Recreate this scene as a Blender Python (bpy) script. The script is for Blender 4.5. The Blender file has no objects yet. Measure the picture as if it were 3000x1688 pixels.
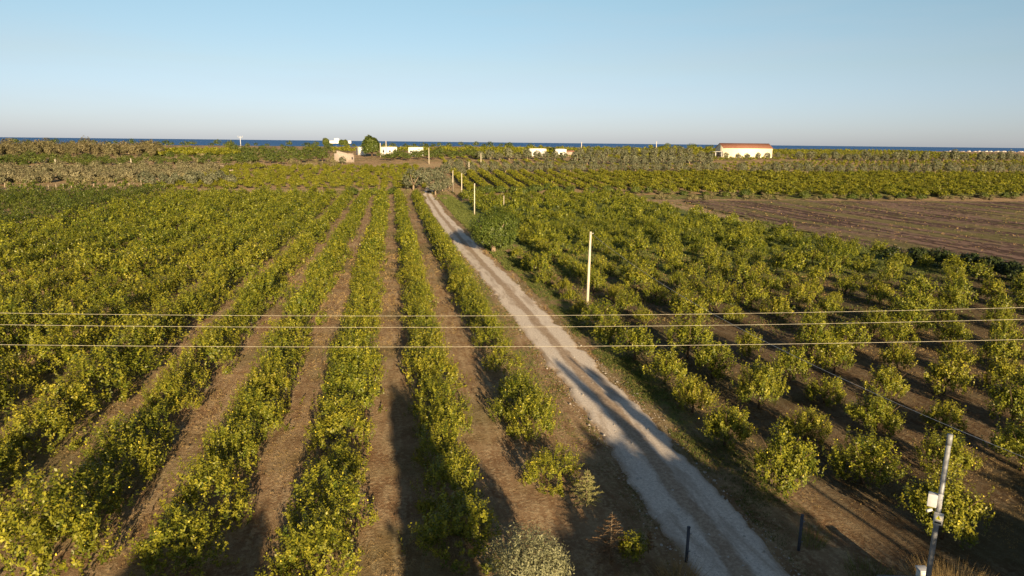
import bpy, math, random
import numpy as np
from mathutils import Vector, Matrix

# ---------------------------------------------------------------- camera, world, sun, exposure
SC = bpy.context.scene
COL = SC.collection
YAW, PITCH, ROLL = math.radians(10.0), math.radians(12.05), math.radians(0.61)
CAMH = 17.0
FPX = 2000.0
F_ = np.array([math.sin(YAW)*math.cos(PITCH), math.cos(YAW)*math.cos(PITCH), -math.sin(PITCH)])
R0_ = np.array([math.cos(YAW), -math.sin(YAW), 0.0])
U0_ = np.cross(R0_, F_)
R_ = R0_*math.cos(ROLL) + U0_*math.sin(ROLL)
U_ = U0_*math.cos(ROLL) - R0_*math.sin(ROLL)
cd = bpy.data.cameras.new('camera')
cam = bpy.data.objects.new('camera', cd); COL.objects.link(cam)
cd.sensor_width = 36.0; cd.lens = 24.0; cd.clip_start = 0.1; cd.clip_end = 120000.0
M = Matrix(((R_[0], U_[0], -F_[0], 0), (R_[1], U_[1], -F_[1], 0), (R_[2], U_[2], -F_[2], CAMH), (0, 0, 0, 1)))
cam.matrix_world = M
SC.camera = cam

SUN_EL = math.radians(13.5)
SUN_AZ = math.radians(180.0-5.0)          # clockwise from +Y: behind the viewer, a little to the right
SD = Vector((math.sin(SUN_AZ)*math.cos(SUN_EL), math.cos(SUN_AZ)*math.cos(SUN_EL), math.sin(SUN_EL)))
sl = bpy.data.lights.new('sun', 'SUN'); sun = bpy.data.objects.new('sun', sl); COL.objects.link(sun)
sl.energy = 5.0; sl.angle = math.radians(0.5); sl.color = (1.0, 0.76, 0.47)
sun.rotation_euler = SD.to_track_quat('Z', 'Y').to_euler(); sun.location = (0, 0, 60)

W = bpy.data.worlds.new('World'); SC.world = W; W.use_nodes = True
wn = W.node_tree; bg = wn.nodes['Background']
sky = wn.nodes.new('ShaderNodeTexSky'); sky.sky_type = 'NISHITA'; sky.sun_disc = False
sky.sun_elevation = SUN_EL; sky.sun_rotation = SUN_AZ
sky.altitude = 20; sky.air_density = 1.0; sky.dust_density = 0.3; sky.ozone_density = 2.0
# the low band of the sky away from the sun is pale and slightly blue-grey
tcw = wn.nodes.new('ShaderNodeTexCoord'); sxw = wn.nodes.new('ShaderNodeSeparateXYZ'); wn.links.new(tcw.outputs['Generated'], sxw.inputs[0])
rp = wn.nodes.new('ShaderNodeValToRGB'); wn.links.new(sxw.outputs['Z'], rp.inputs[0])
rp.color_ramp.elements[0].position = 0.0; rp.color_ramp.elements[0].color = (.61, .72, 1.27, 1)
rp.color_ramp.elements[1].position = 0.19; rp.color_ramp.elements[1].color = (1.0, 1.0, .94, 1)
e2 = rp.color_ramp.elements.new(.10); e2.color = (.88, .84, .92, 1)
e3 = rp.color_ramp.elements.new(.55); e3.color = (.42, .42, .42, 1)  # unseen upper sky dimmed to cut ambient light on the ground
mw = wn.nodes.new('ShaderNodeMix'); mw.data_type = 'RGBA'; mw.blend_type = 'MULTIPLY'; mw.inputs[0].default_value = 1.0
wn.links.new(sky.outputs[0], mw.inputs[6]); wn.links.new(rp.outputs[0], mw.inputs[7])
mpw = wn.nodes.new('ShaderNodeMapping'); mpw.inputs['Scale'].default_value = (1.5, 1.5, 14); wn.links.new(tcw.outputs['Generated'], mpw.inputs[0])
nw = wn.nodes.new('ShaderNodeTexNoise'); nw.inputs['Scale'].default_value = 1.6; nw.inputs['Detail'].default_value = 5; wn.links.new(mpw.outputs[0], nw.inputs['Vector'])
rw = wn.nodes.new('ShaderNodeMapRange'); rw.inputs[1].default_value = .45; rw.inputs[2].default_value = .8; rw.inputs[4].default_value = .22; wn.links.new(nw.outputs['Fac'], rw.inputs[0])
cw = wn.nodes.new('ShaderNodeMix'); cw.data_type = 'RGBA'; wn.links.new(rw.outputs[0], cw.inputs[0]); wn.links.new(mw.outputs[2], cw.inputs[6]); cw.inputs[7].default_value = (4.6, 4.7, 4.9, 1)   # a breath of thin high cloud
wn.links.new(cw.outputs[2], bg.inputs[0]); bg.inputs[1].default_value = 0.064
SC.view_settings.view_transform = 'Standard'; SC.view_settings.look = 'None'
SC.view_settings.exposure = 1.05; SC.view_settings.gamma = 1.0
SC.cycles.max_bounces = 4; SC.cycles.diffuse_bounces = 2; SC.cycles.transmission_bounces = 3
SC.cycles.transparent_max_bounces = 4; SC.cycles.use_denoising = True

rng = np.random.default_rng(7)
random.seed(7)

# ---------------------------------------------------------------- terrain profile and helpers
PY = [-80, 80, 170, 235, 320, 385, 430, 520, 700, 900, 1200, 1600, 9000]
PR = [0, 0, -1.2, -1.3, 3, 8, 10.2, 12.6, 12.6, 10, -6, -22, -40]
PL = [0, 0, -1.2, -1.3, 2.2, 5.5, 7.2, 9.6, 11, 9.5, -6, -22, -40]
def terr(x, y):
    x = np.asarray(x, float); y = np.asarray(y, float)
    d = np.where(y > 0, np.hypot(x, y)*.35+.65*y, y)
    w = np.clip((x+40)/120., 0, 1); w = w*w*(3-2*w)
    return (1-w)*np.interp(d, PY, PL)+w*np.interp(d, PY, PR)
def tz(x, y): return float(terr(x, y))
def ray(px, py): return F_+R_*(px-1500)/FPX+U_*(844-py)/FPX
def at(px, py):
    """ground point seen at a place of the 3000 px wide photograph"""
    d = ray(px, py); C = np.array([0, 0, CAMH]); t = 5.0
    while t < 9000:
        P = C+d*t
        if P[2] < tz(P[0], P[1]): break
        t *= 1.01
    lo, hi = t/1.01, t
    for _ in range(22):
        m = (lo+hi)/2; P = C+d*m
        if P[2] < tz(P[0], P[1]): hi = m
        else: lo = m
    P = C+d*hi
    return float(P[0]), float(P[1])
def proj(x, y, z):
    d = np.array([x, y, z-CAMH]); k = d@F_
    if k < .5: return None
    return 1500+FPX*(d@R_)/k, 844-FPX*(d@U_)/k, k
def in_frame(x, y, z, r=1.5):
    q = proj(x, y, z+1.2)
    if q is None: return False
    m = FPX*r/q[2]
    return -m*.7 < q[0] < 3000+m*.7 and q[1] < 1688+m*.7

def tag(o, label=None, cat=None, group=None, kind=None):
    if label: o['label'] = label
    if cat: o['category'] = cat
    if group: o['group'] = group
    if kind: o['kind'] = kind
    return o
def link(o, parent=None):
    COL.objects.link(o)
    if parent is not None: o.parent = parent
    return o
def empty(name, loc, rz=0.0):
    o = bpy.data.objects.new(name, None); o.location = loc; o.rotation_euler = (0, 0, rz)
    o.empty_display_size = .3
    return link(o)
def mesh(name, V, faces_idx, counts, mats, matidx=None, tint=None, smooth=False):
    """fast mesh from flat arrays: V (n,3), faces_idx flat loop vertex indices, counts per face"""
    me = bpy.data.meshes.new(name)
    V = np.asarray(V, np.float32); fi = np.asarray(faces_idx, np.int32).ravel(); ct = np.asarray(counts, np.int32)
    me.vertices.add(len(V)); me.vertices.foreach_set('co', V.ravel())
    me.loops.add(len(fi)); me.loops.foreach_set('vertex_index', fi)
    me.polygons.add(len(ct))
    st = np.zeros(len(ct), np.int32); st[1:] = np.cumsum(ct)[:-1]
    me.polygons.foreach_set('loop_start', st)
    if matidx is not None: me.polygons.foreach_set('material_index', np.asarray(matidx, np.int32))
    if smooth: me.polygons.foreach_set('use_smooth', np.ones(len(ct), bool))
    for m in (mats if isinstance(mats, (list, tuple)) else [mats]): me.materials.append(m)
    if tint is not None:
        a = me.attributes.new('tint', 'FLOAT_COLOR', 'POINT')
        t = np.ones((len(V), 4), np.float32); t[:, :tint.shape[1]] = tint
        a.data.foreach_set('color', t.ravel())
    me.update(calc_edges=True)
    return me

class MB:
    """collects plain shapes; build() makes one mesh object"""
    def __init__(s): s.V = []; s.F = []
    def add(s, V, F):
        b = len(s.V); s.V += [tuple(v) for v in V]; s.F += [tuple(i+b for i in f) for f in F]; return s
    def box(s, c, d, rz=0.0, top=1.0):
        x, y, z = d[0]/2, d[1]/2, d[2]/2; ca, sa = math.cos(rz), math.sin(rz); V = []
        for zz, k in ((-z, 1), (z, top)):
            for px, py in ((-x, -y), (x, -y), (x, y), (-x, y)):
                a, b = px*k, py*k
                V.append((c[0]+a*ca-b*sa, c[1]+a*sa+b*ca, c[2]+zz))
        return s.add(V, [(3, 2, 1, 0), (4, 5, 6, 7), (0, 1, 5, 4), (1, 2, 6, 5), (2, 3, 7, 6), (3, 0, 4, 7)])
    def tube(s, pts, rad, n=8):
        pts = [Vector(p) for p in pts]; rings = []
        for i, p in enumerate(pts):
            d = (pts[min(i+1, len(pts)-1)]-pts[max(i-1, 0)]).normalized()
            a = d.orthogonal().normalized() if i == 0 else (rings[-1][1]-d*rings[-1][1].dot(d)).normalized()
            rings.append((p, a, d.cross(a)))
        V = []
        for i, (p, a, b) in enumerate(rings):
            r = rad[i] if hasattr(rad, '__len__') else rad
            for k in range(n):
                t = 2*math.pi*k/n; V.append(p+a*math.cos(t)*r+b*math.sin(t)*r)
        m = len(pts); F = []
        for i in range(m-1):
            for k in range(n):
                F.append((i*n+k, i*n+(k+1) % n, (i+1)*n+(k+1) % n, (i+1)*n+k))
        F.append(tuple(range(n-1, -1, -1))); F.append(tuple((m-1)*n+k for k in range(n)))
        return s.add(V, F)
    def arrays(s):
        return np.array(s.V, np.float32), np.array([i for f in s.F for i in f], np.int32), np.array([len(f) for f in s.F], np.int32)
    def mesh(s, name, mat, smooth=False):
        V, fi, ct = s.arrays(); return mesh(name, V, fi, ct, mat, smooth=smooth)
    def build(s, name, mat, parent=None, smooth=False, bevel=0):
        o = link(bpy.data.objects.new(name, s.mesh(name, mat, smooth)), parent)
        if bevel:
            b = o.modifiers.new('bevel', 'BEVEL'); b.width = bevel; b.segments = 2; b.limit_method = 'ANGLE'
        return o

# ---------------------------------------------------------------- materials
def newmat(name):
    m = bpy.data.materials.new(name); m.use_nodes = True
    nt = m.node_tree; nt.nodes.clear()
    out = nt.nodes.new('ShaderNodeOutputMaterial')
    return m, nt, out
def N(nt, typ, **kw):
    n = nt.nodes.new(typ)
    for k, v in kw.items():
        if k in ('operation', 'blend_type', 'data_type', 'attribute_name', 'noise_dimensions', 'wave_type', 'bands_direction', 'feature'): setattr(n, k, v)
        else: n.inputs[k].default_value = v
    return n
def math_(nt, op, a, b=None, clamp=False):
    n = nt.nodes.new('ShaderNodeMath'); n.operation = op; n.use_clamp = clamp
    for i, v in enumerate((a, b)):
        if v is None: continue
        if isinstance(v, (int, float)): n.inputs[i].default_value = v
        else: nt.links.new(v, n.inputs[i])
    return n.outputs[0]
def mixc(nt, fac, a, b, mode='MIX'):
    n = nt.nodes.new('ShaderNodeMix'); n.data_type = 'RGBA'; n.blend_type = mode
    for i, v in ((0, fac), (6, a), (7, b)):
        if isinstance(v, (int, float)): n.inputs[i].default_value = v
        elif isinstance(v, tuple): n.inputs[i].default_value = (*v, 1)
        else: nt.links.new(v, n.inputs[i])
    return n.outputs[2]
def noise(nt, vec, scale, detail=4, rough=.55, dist=0.0):
    n = nt.nodes.new('ShaderNodeTexNoise'); n.inputs['Scale'].default_value = scale
    n.inputs['Detail'].default_value = detail; n.inputs['Roughness'].default_value = rough
    n.inputs['Distortion'].default_value = dist
    if vec is not None: nt.links.new(vec, n.inputs['Vector'])
    return n.outputs['Fac']
def sstep(nt, v, lo, hi):
    n = nt.nodes.new('ShaderNodeMapRange'); n.interpolation_type = 'SMOOTHSTEP'
    nt.links.new(v, n.inputs[0]); n.inputs[1].default_value = lo; n.inputs[2].default_value = hi
    return n.outputs[0]
def principled(nt, out, col, rough=.8, spec=.3, normal=None, metal=0):
    b = nt.nodes.new('ShaderNodeBsdfPrincipled')
    if isinstance(col, tuple): b.inputs['Base Color'].default_value = (*col, 1)
    else: nt.links.new(col, b.inputs['Base Color'])
    if isinstance(rough, (int, float)): b.inputs['Roughness'].default_value = rough
    else: nt.links.new(rough, b.inputs['Roughness'])
    b.inputs['Specular IOR Level'].default_value = spec; b.inputs['Metallic'].default_value = metal
    if normal is not None: nt.links.new(normal, b.inputs['Normal'])
    if out is not None: nt.links.new(b.outputs[0], out.inputs[0])
    return b
def bump(nt, h, strength, dist):
    b = nt.nodes.new('ShaderNodeBump'); b.inputs['Strength'].default_value = strength; b.inputs['Distance'].default_value = dist
    nt.links.new(h, b.inputs['Height']); return b.outputs[0]

def leaf_mat(name, c1, c2, trans=.3, rough=.45, spec=.35):
    m, nt, out = newmat(name)
    at_ = N(nt, 'ShaderNodeAttribute', attribute_name='tint'); sp = nt.nodes.new('ShaderNodeSeparateColor')
    nt.links.new(at_.outputs['Color'], sp.inputs[0])
    oi = nt.nodes.new('ShaderNodeObjectInfo')
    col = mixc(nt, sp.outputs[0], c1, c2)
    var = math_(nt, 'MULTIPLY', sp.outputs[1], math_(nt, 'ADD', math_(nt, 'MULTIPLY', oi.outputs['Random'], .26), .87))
    hs = nt.nodes.new('ShaderNodeHueSaturation'); nt.links.new(col, hs.inputs['Color']); nt.links.new(var, hs.inputs['Value'])
    nt.links.new(math_(nt, 'ADD', math_(nt, 'MULTIPLY', oi.outputs['Random'], -.02), .51), hs.inputs['Hue'])
    b = principled(nt, None, hs.outputs[0], rough, spec)
    t = nt.nodes.new('ShaderNodeBsdfTranslucent')
    nt.links.new(mixc(nt, 1.0, hs.outputs[0], (1.0, .95, .5), 'MULTIPLY'), t.inputs[0])
    mx = nt.nodes.new('ShaderNodeMixShader'); mx.inputs[0].default_value = trans
    nt.links.new(b.outputs[0], mx.inputs[1]); nt.links.new(t.outputs[0], mx.inputs[2]); nt.links.new(mx.outputs[0], out.inputs[0])
    return m
def plain(name, col, rough=.8, spec=.3, sc=6.0, amt=.25, bmp=0.0, metal=0):
    m, nt, out = newmat(name)
    tc = nt.nodes.new('ShaderNodeTexCoord')
    n1 = noise(nt, tc.outputs['Object'], sc, 5, .6)
    lo = tuple(c*(1-amt) for c in col); hi = tuple(min(1, c*(1+amt)) for c in col)
    c = mixc(nt, sstep(nt, n1, .3, .7), lo, hi)
    principled(nt, out, c, rough, spec, bump(nt, n1, .5, bmp) if bmp else None, metal)
    return m

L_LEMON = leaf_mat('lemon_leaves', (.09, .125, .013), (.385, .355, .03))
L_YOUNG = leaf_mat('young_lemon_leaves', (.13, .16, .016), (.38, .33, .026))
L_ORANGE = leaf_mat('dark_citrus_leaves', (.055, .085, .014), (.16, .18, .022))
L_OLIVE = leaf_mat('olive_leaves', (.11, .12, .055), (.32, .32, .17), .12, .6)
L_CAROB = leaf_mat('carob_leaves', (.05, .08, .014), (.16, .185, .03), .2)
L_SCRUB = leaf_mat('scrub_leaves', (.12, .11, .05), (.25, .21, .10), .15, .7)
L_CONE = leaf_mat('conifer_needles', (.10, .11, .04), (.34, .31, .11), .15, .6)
L_DEAD = leaf_mat('dead_twigs', (.10, .055, .025), (.28, .17, .08), .1, .8)
L_STRAW = leaf_mat('straw', (.26, .17, .07), (.5, .36, .16), .25, .8)
L_GRASS = leaf_mat('grass_blades', (.07, .10, .02), (.2, .22, .05), .25, .7)
L_FRUIT = plain('lemon_peel', (.78, .62, .06), .45, .4)
BARK = plain('bark', (.10, .07, .045), .9, .1, 14, .4, .02)
BARK_PALE = plain('pale_bark', (.26, .20, .13), .9, .1, 14, .3, .02)

# ---------------------------------------------------------------- the ground
def track_c(y):   # centre line and half width of the white track
    y = np.asarray(y, float)
    c = np.interp(y, [-80, 20, 28, 40, 57, 96, 125, 150, 190, 225, 240, 262, 300], [14.6, 13.4, 13.7, 13.9, 13.55, 12.7, 12.3, 12.2, 12.0, 12.1, 12.2, 14.0, 20.0])
    h = np.interp(y, [0, 30, 60, 100, 240], [2.05, 2.0, 1.95, 1.95, 1.7])
    return c, h

def build_ground():
    def axis(a):
        o = [a[0][0]]
        for lo, hi, st in a:
            n = max(1, int(round((hi-lo)/st))); o += list(np.linspace(lo, hi, n+1)[1:])
        return np.array(o)
    xs = axis([(-2600, -500, 100), (-500, -150, 12), (-150, -40, 2.5), (-40, 60, .8), (60, 160, 2), (160, 420, 6), (420, 2600, 100)])
    ys = axis([(-80, 15, 6), (15, 90, .8), (90, 260, 2), (260, 560, 5), (560, 1700, 30)])
    X, Y = np.meshgrid(xs, ys); Z = terr(X, Y)
    # gentle unevenness of the soil
    r = np.random.default_rng(3)
    for k, a in ((.11, .08), (.35, .035), (.9, .02)):
        for _ in range(5):
            t = r.uniform(0, 6.28); p = r.uniform(0, 6.28)
            Z = Z+a*.4*np.sin((X*math.cos(t)+Y*math.sin(t))*k*6.28*r.uniform(.6, 1.3)/3+p)
    c, h = track_c(Y); dt = np.abs(X-c)
    flat = np.clip((dt-2.2)/2.0, 0, 1); base = terr(X, Y)
    Z = base*(1-flat)+Z*flat
    Z = Z-np.where(dt < h+.05, .06, 0)*(Y < 300)
    Z = Z-.05*np.clip((np.hypot(X, Y)-300)/100, 0, 1)
    V = np.stack([X, Y, Z], -1).reshape(-1, 3)
    ny, nx = X.shape
    i = np.arange(ny-1)[:, None]*nx+np.arange(nx-1)[None, :]
    Fq = np.stack([i, i+1, i+nx+1, i+nx], -1).reshape(-1, 4)
    # zones: r = green, g = ploughed, b = pale straw
    g = np.zeros_like(X); pl = np.zeros_like(X); st = np.zeros_like(X)
    def box(x0, x1, y0, y1, sx=2.0, sy=4.0):
        return np.clip((X-x0)/sx, 0, 1)*np.clip((x1-X)/sx, 0, 1)*np.clip((Y-y0)/sy, 0, 1)*np.clip((y1-Y)/sy, 0, 1)
    g = np.maximum(g, .95*box(15.3, 22, 95, 250, 1.0, 40))
    g = np.maximum(g, .55*box(16.3, 19.5, 30, 110, .6, 10))
    g = np.maximum(g, .75*box(19, 84, 62, 236, 3, 30))
    g = np.maximum(g, .45*box(9.0, 11.3, 20, 200, .5, 20))
    g = np.maximum(g, .55*box(80, 400, 214, 240, 6, 6))
    edge = np.interp(Y, [70, 80, 94, 114, 150, 214], [92, 85.5, 81.5, 81, 85, 92])
    pl = np.clip((X-edge)/1.5, 0, 1)*np.clip((Y-68)/6, 0, 1)*np.clip((np.interp(X, [90, 180, 230, 400], [214, 206, 202, 196])-Y)/3, 0, 1)
    st = np.maximum(st, .8*box(-400, 60, 240, 262, 3, 5))
    st = np.maximum(st, .75*box(-60, 40, 345, 372, 10, 8))
    st = np.maximum(st, .9*box(50, 420, 286, 325, 5, 5)*.7)
    st = np.maximum(st, .6*box(-260, -60, 262, 430, 10, 10))
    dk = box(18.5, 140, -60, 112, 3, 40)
    st = np.maximum(st, .8*np.clip(1-np.abs(X-84)/6, 0, 1)*box(70, 100, 90, 214))
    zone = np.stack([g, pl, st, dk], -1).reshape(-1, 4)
    m, nt, out = newmat('orchard_soil')
    geo = nt.nodes.new('ShaderNodeNewGeometry'); P = geo.outputs['Position']
    za = N(nt, 'ShaderNodeAttribute', attribute_name='tint'); sp = nt.nodes.new('ShaderNodeSeparateColor'); nt.links.new(za.outputs['Color'], sp.inputs[0])
    mp = nt.nodes.new('ShaderNodeMapping'); nt.links.new(P, mp.inputs[0]); mp.inputs['Scale'].default_value = (1.0, .12, 1)   # wheel and rake lines along the rows
    n_big = noise(nt, P, .07, 4, .6); n_mid = noise(nt, P, .55, 5, .6, .4); n_fine = noise(nt, P, 5.0, 6, .7); n_grain = noise(nt, P, 22.0, 3, .7)
    n_row = noise(nt, mp.outputs[0], 2.2, 4, .6)
    soil = mixc(nt, sstep(nt, n_mid, .35, .68), (.28, .17, .09), (.44, .305, .175))
    soil = mixc(nt, sstep(nt, math_(nt, 'ADD', math_(nt, 'MULTIPLY', n_fine, .6), math_(nt, 'MULTIPLY', n_row, .4)), .46, .62), soil, (.56, .425, .255))
    soil = mixc(nt, math_(nt, 'MULTIPLY', sstep(nt, n_grain, .55, .7), .6), soil, (.15, .085, .05))
    soil = mixc(nt, math_(nt, 'MULTIPLY', sstep(nt, n_big, .46, .62), .45), soil, (.14, .15, .05))
    straw = mixc(nt, sstep(nt, n_fine, .38, .62), (.34, .24, .13), (.50, .38, .22))
    green = mixc(nt, sstep(nt, n_fine, .36, .64), (.09, .13, .03), (.25, .27, .075))
    mpf = nt.nodes.new('ShaderNodeMapping'); nt.links.new(P, mpf.inputs[0]); mpf.inputs['Rotation'].default_value = (0, 0, math.radians(-27.6)); mpf.inputs['Scale'].default_value = (1, .07, 1)
    n_fur = noise(nt, mpf.outputs[0], .62, 4, .65); n_fur2 = noise(nt, mpf.outputs[0], .16, 3, .6)
    plough = mixc(nt, sstep(nt, n_fur, .44, .57), (.085, .056, .05), (.235, .16, .132))
    plough = mixc(nt, math_(nt, 'MULTIPLY', sstep(nt, n_fur2, .48, .58), .7), plough, (.19, .18, .07))
    plough = mixc(nt, math_(nt, 'MULTIPLY', sstep(nt, n_mid, .56, .66), .5), plough, (.15, .16, .05))
    brk = math_(nt, 'SUBTRACT', math_(nt, 'ADD', math_(nt, 'MULTIPLY', n_mid, .9), math_(nt, 'MULTIPLY', n_fine, .5)), .7)
    def zmask(ch): return sstep(nt, math_(nt, 'ADD', sp.outputs[ch], brk), .38, .62)
    def z0(ch):  # nothing outside the zone
        return math_(nt, 'MULTIPLY', zmask(ch), sstep(nt, sp.outputs[ch], .02, .3))
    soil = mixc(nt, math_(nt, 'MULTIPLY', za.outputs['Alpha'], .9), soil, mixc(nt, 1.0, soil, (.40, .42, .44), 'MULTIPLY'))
    col = mixc(nt, z0(2), soil, straw)
    col = mixc(nt, z0(0), col, green)
    col = mixc(nt, z0(1), col, plough)
    # far country: drier mixed scrub ground
    hgt = math_(nt, 'ADD', math_(nt, 'MULTIPLY', n_fine, .5), math_(nt, 'MULTIPLY', n_grain, .25))
    hgt = math_(nt, 'ADD', hgt, math_(nt, 'MULTIPLY', n_mid, .5))
    hf = math_(nt, 'MULTIPLY', math_(nt, 'MULTIPLY', n_fur, sp.outputs[1]), 1.0)
    bsoil = bump(nt, math_(nt, 'ADD', hgt, hf), 1.0, .30)
    principled(nt, out, col, .95, .08, bsoil)
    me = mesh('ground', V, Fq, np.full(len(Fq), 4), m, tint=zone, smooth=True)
    g_ = link(bpy.data.objects.new('ground', me)); tag(g_, kind='structure')
    return m
SOIL = build_ground()

def build_plough():
    """the ploughed field as real ridges running obliquely away from the orchard"""
    r = np.random.default_rng(21); dr = np.array([37, -71.])/80.06; pp = np.array([dr[1]*-1, dr[0]])
    a = np.arange(-20, 175, 1.0); b = np.arange(-75, 170, .33)
    A, B = np.meshgrid(a, b); X = 92+A*dr[0]+B*pp[0]; Y = 214+A*dr[1]+B*pp[1]
    ridge = np.abs(((B+.25*np.sin(A*.05)+.12*np.sin(A*.31+B))/1.65) % 1-.5)*2
    h = .26*ridge**.8*(.75+.35*np.sin(B*.21+1)*np.sin(A*.013+B*.05))+r.normal(0, .035, A.shape)
    Z = terr(X, Y)+.10+h
    edge = np.interp(Y, [70, 80, 94, 114, 150, 214], [92, 85.5, 81.5, 81, 85, 92])+1.2+.8*np.sin(Y*.9)+.6*np.sin(Y*.31)
    top = np.interp(X, [90, 180, 230, 400], [214, 206, 202, 196])-1.5
    ok = (X > edge) & (Y > 71+.5*np.sin(X)) & (Y < top)
    ny, nx = A.shape; idx = np.arange(ny*nx).reshape(ny, nx)
    q = np.stack([idx[:-1, :-1], idx[:-1, 1:], idx[1:, 1:], idx[1:, :-1]], -1)[ok[:-1, :-1]]
    used, inv = np.unique(q, return_inverse=True); P = np.stack([X, Y, Z], -1).reshape(-1, 3)[used]
    me = mesh('ploughed_field', P, inv.ravel(), np.full(len(q), 4), SOIL, tint=np.tile(np.array([[0, 1, 0, 0.]]), (len(P), 1)), smooth=False)
    tag(link(bpy.data.objects.new('ploughed_field', me)), kind='structure')
build_plough()

def build_track():
    r = np.random.default_rng(11)
    ys = np.concatenate([np.arange(-60, 15, 2.0), np.arange(15, 110, .35), np.arange(110, 268, 1.0)])
    c, h = track_c(ys); n = len(ys)
    def jit(a, k):
        j = r.normal(0, 1, n+40); j = np.convolve(j, np.ones(k)/k, 'same')[20:20+n]; return a*j*math.sqrt(k)
    hl = h+jit(.10, 3)+jit(.13, 12); hr = h+jit(.10, 3)+jit(.15, 12)
    us = np.linspace(-1, 1, 15)
    V = []; T = []
    for i in range(n):
        for u in us:
            x = c[i]+(hl[i] if u < 0 else hr[i])*u
            rut = -.03*math.exp(-((abs(u)-.52)/.2)**2)+.015*math.exp(-(u/.25)**2)
            z = tz(x, ys[i])+.045+rut-(.10 if abs(u) == 1 else 0)
            V.append((x, ys[i], z)); T.append(((u+1)/2, 0, 0))
    k = len(us); i = np.arange(n-1)[:, None]*k+np.arange(k-1)[None, :]
    Fq = np.stack([i, i+1, i+k+1, i+k], -1).reshape(-1, 4)
    m, nt, out = newmat('white_gravel')
    geo = nt.nodes.new('ShaderNodeNewGeometry'); P = geo.outputs['Position']
    za = N(nt, 'ShaderNodeAttribute', attribute_name='tint'); sp = nt.nodes.new('ShaderNodeSeparateColor'); nt.links.new(za.outputs['Color'], sp.inputs[0])
    mp = nt.nodes.new('ShaderNodeMapping'); nt.links.new(P, mp.inputs[0]); mp.inputs['Scale'].default_value = (1.0, .18, 1)
    n1 = noise(nt, mp.outputs[0], 1.6, 5, .6); n2 = noise(nt, P, 6, 5, .7); n3 = noise(nt, P, 17, 3, .75)
    u = math_(nt, 'ABSOLUTE', math_(nt, 'SUBTRACT', sp.outputs[0], .5))
    mid = math_(nt, 'SUBTRACT', 1.0, sstep(nt, math_(nt, 'ADD', u, math_(nt, 'MULTIPLY', math_(nt, 'SUBTRACT', n1, .5), .25)), .06, .16))
    pale = mixc(nt, sstep(nt, n2, .35, .65), (.68, .59, .49), (.86, .77, .66))
    col = mixc(nt, math_(nt, 'MULTIPLY', mid, .8), pale, mixc(nt, sstep(nt, n2, .4, .6), (.30, .20, .125), (.46, .34, .22)))
    col = mixc(nt, math_(nt, 'MULTIPLY', sstep(nt, noise(nt, mp.outputs[0], .8, 5, .65, .5), .50, .66), .55), col, (.36, .26, .17))
    edge = sstep(nt, math_(nt, 'ADD', u, math_(nt, 'MULTIPLY', math_(nt, 'SUBTRACT', n2, .5), .22)), .40, .50)
    col = mixc(nt, math_(nt, 'MULTIPLY', edge, .75), col, (.36, .25, .15))
    col = mixc(nt, math_(nt, 'MULTIPLY', sstep(nt, n3, .53, .66), .55), col, (.30, .22, .16))
    h_ = math_(nt, 'ADD', math_(nt, 'MULTIPLY', n2, .6), math_(nt, 'MULTIPLY', n3, .3))
    principled(nt, out, col, .95, .08, bump(nt, h_, .7, .05))
    o = link(bpy.data.objects.new('track', mesh('track', V, Fq, np.full(len(Fq), 4), m, tint=np.array(T), smooth=True)))
    tag(o, kind='structure')
build_track()

# the sea, out to the horizon
m_sea, nt, out = newmat('sea_water')
geo = nt.nodes.new('ShaderNodeNewGeometry')
nn = noise(nt, geo.outputs['Position'], .004, 4, .6)
principled(nt, out, mixc(nt, sstep(nt, nn, .35, .65), (.045, .14, .36), (.065, .17, .42)), .75, .05)
seab = MB()
rad = [600, 1500, 4000, 12000, 80000]
V = []; 
for r_ in rad:
    for k in range(49):
        a = math.radians(-60+140*k/48); V.append((r_*math.sin(a), r_*math.cos(a), -16.0))
Fs = [(i*49+k, i*49+k+1, (i+1)*49+k+1, (i+1)*49+k) for i in range(len(rad)-1) for k in range(48)]
seab.add(V, Fs); sea = seab.build('sea', m_sea); tag(sea, kind='structure')

# the low headland with the seaside town
hb = MB(); V = []
NA, NR = 40, 12
for i in range(NR+1):
    for k in range(NA):
        a = 2*math.pi*k/NA; r_ = i/NR
        V.append((3150+1500*r_*math.cos(a)*.8, 3000+420*r_*math.sin(a), -17+9*(1-r_**2)+2*math.sin(k*1.7)*r_*(1-r_)))
Fh = [(i*NA+k, i*NA+(k+1) % NA, (i+1)*NA+(k+1) % NA, (i+1)*NA+k) for i in range(NR) for k in range(NA)]
hb.add(V, Fh)
head = hb.build('headland', plain('far_scrub', (.16, .14, .10), .95, .05, .02, .4)); tag(head, kind='structure')

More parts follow.
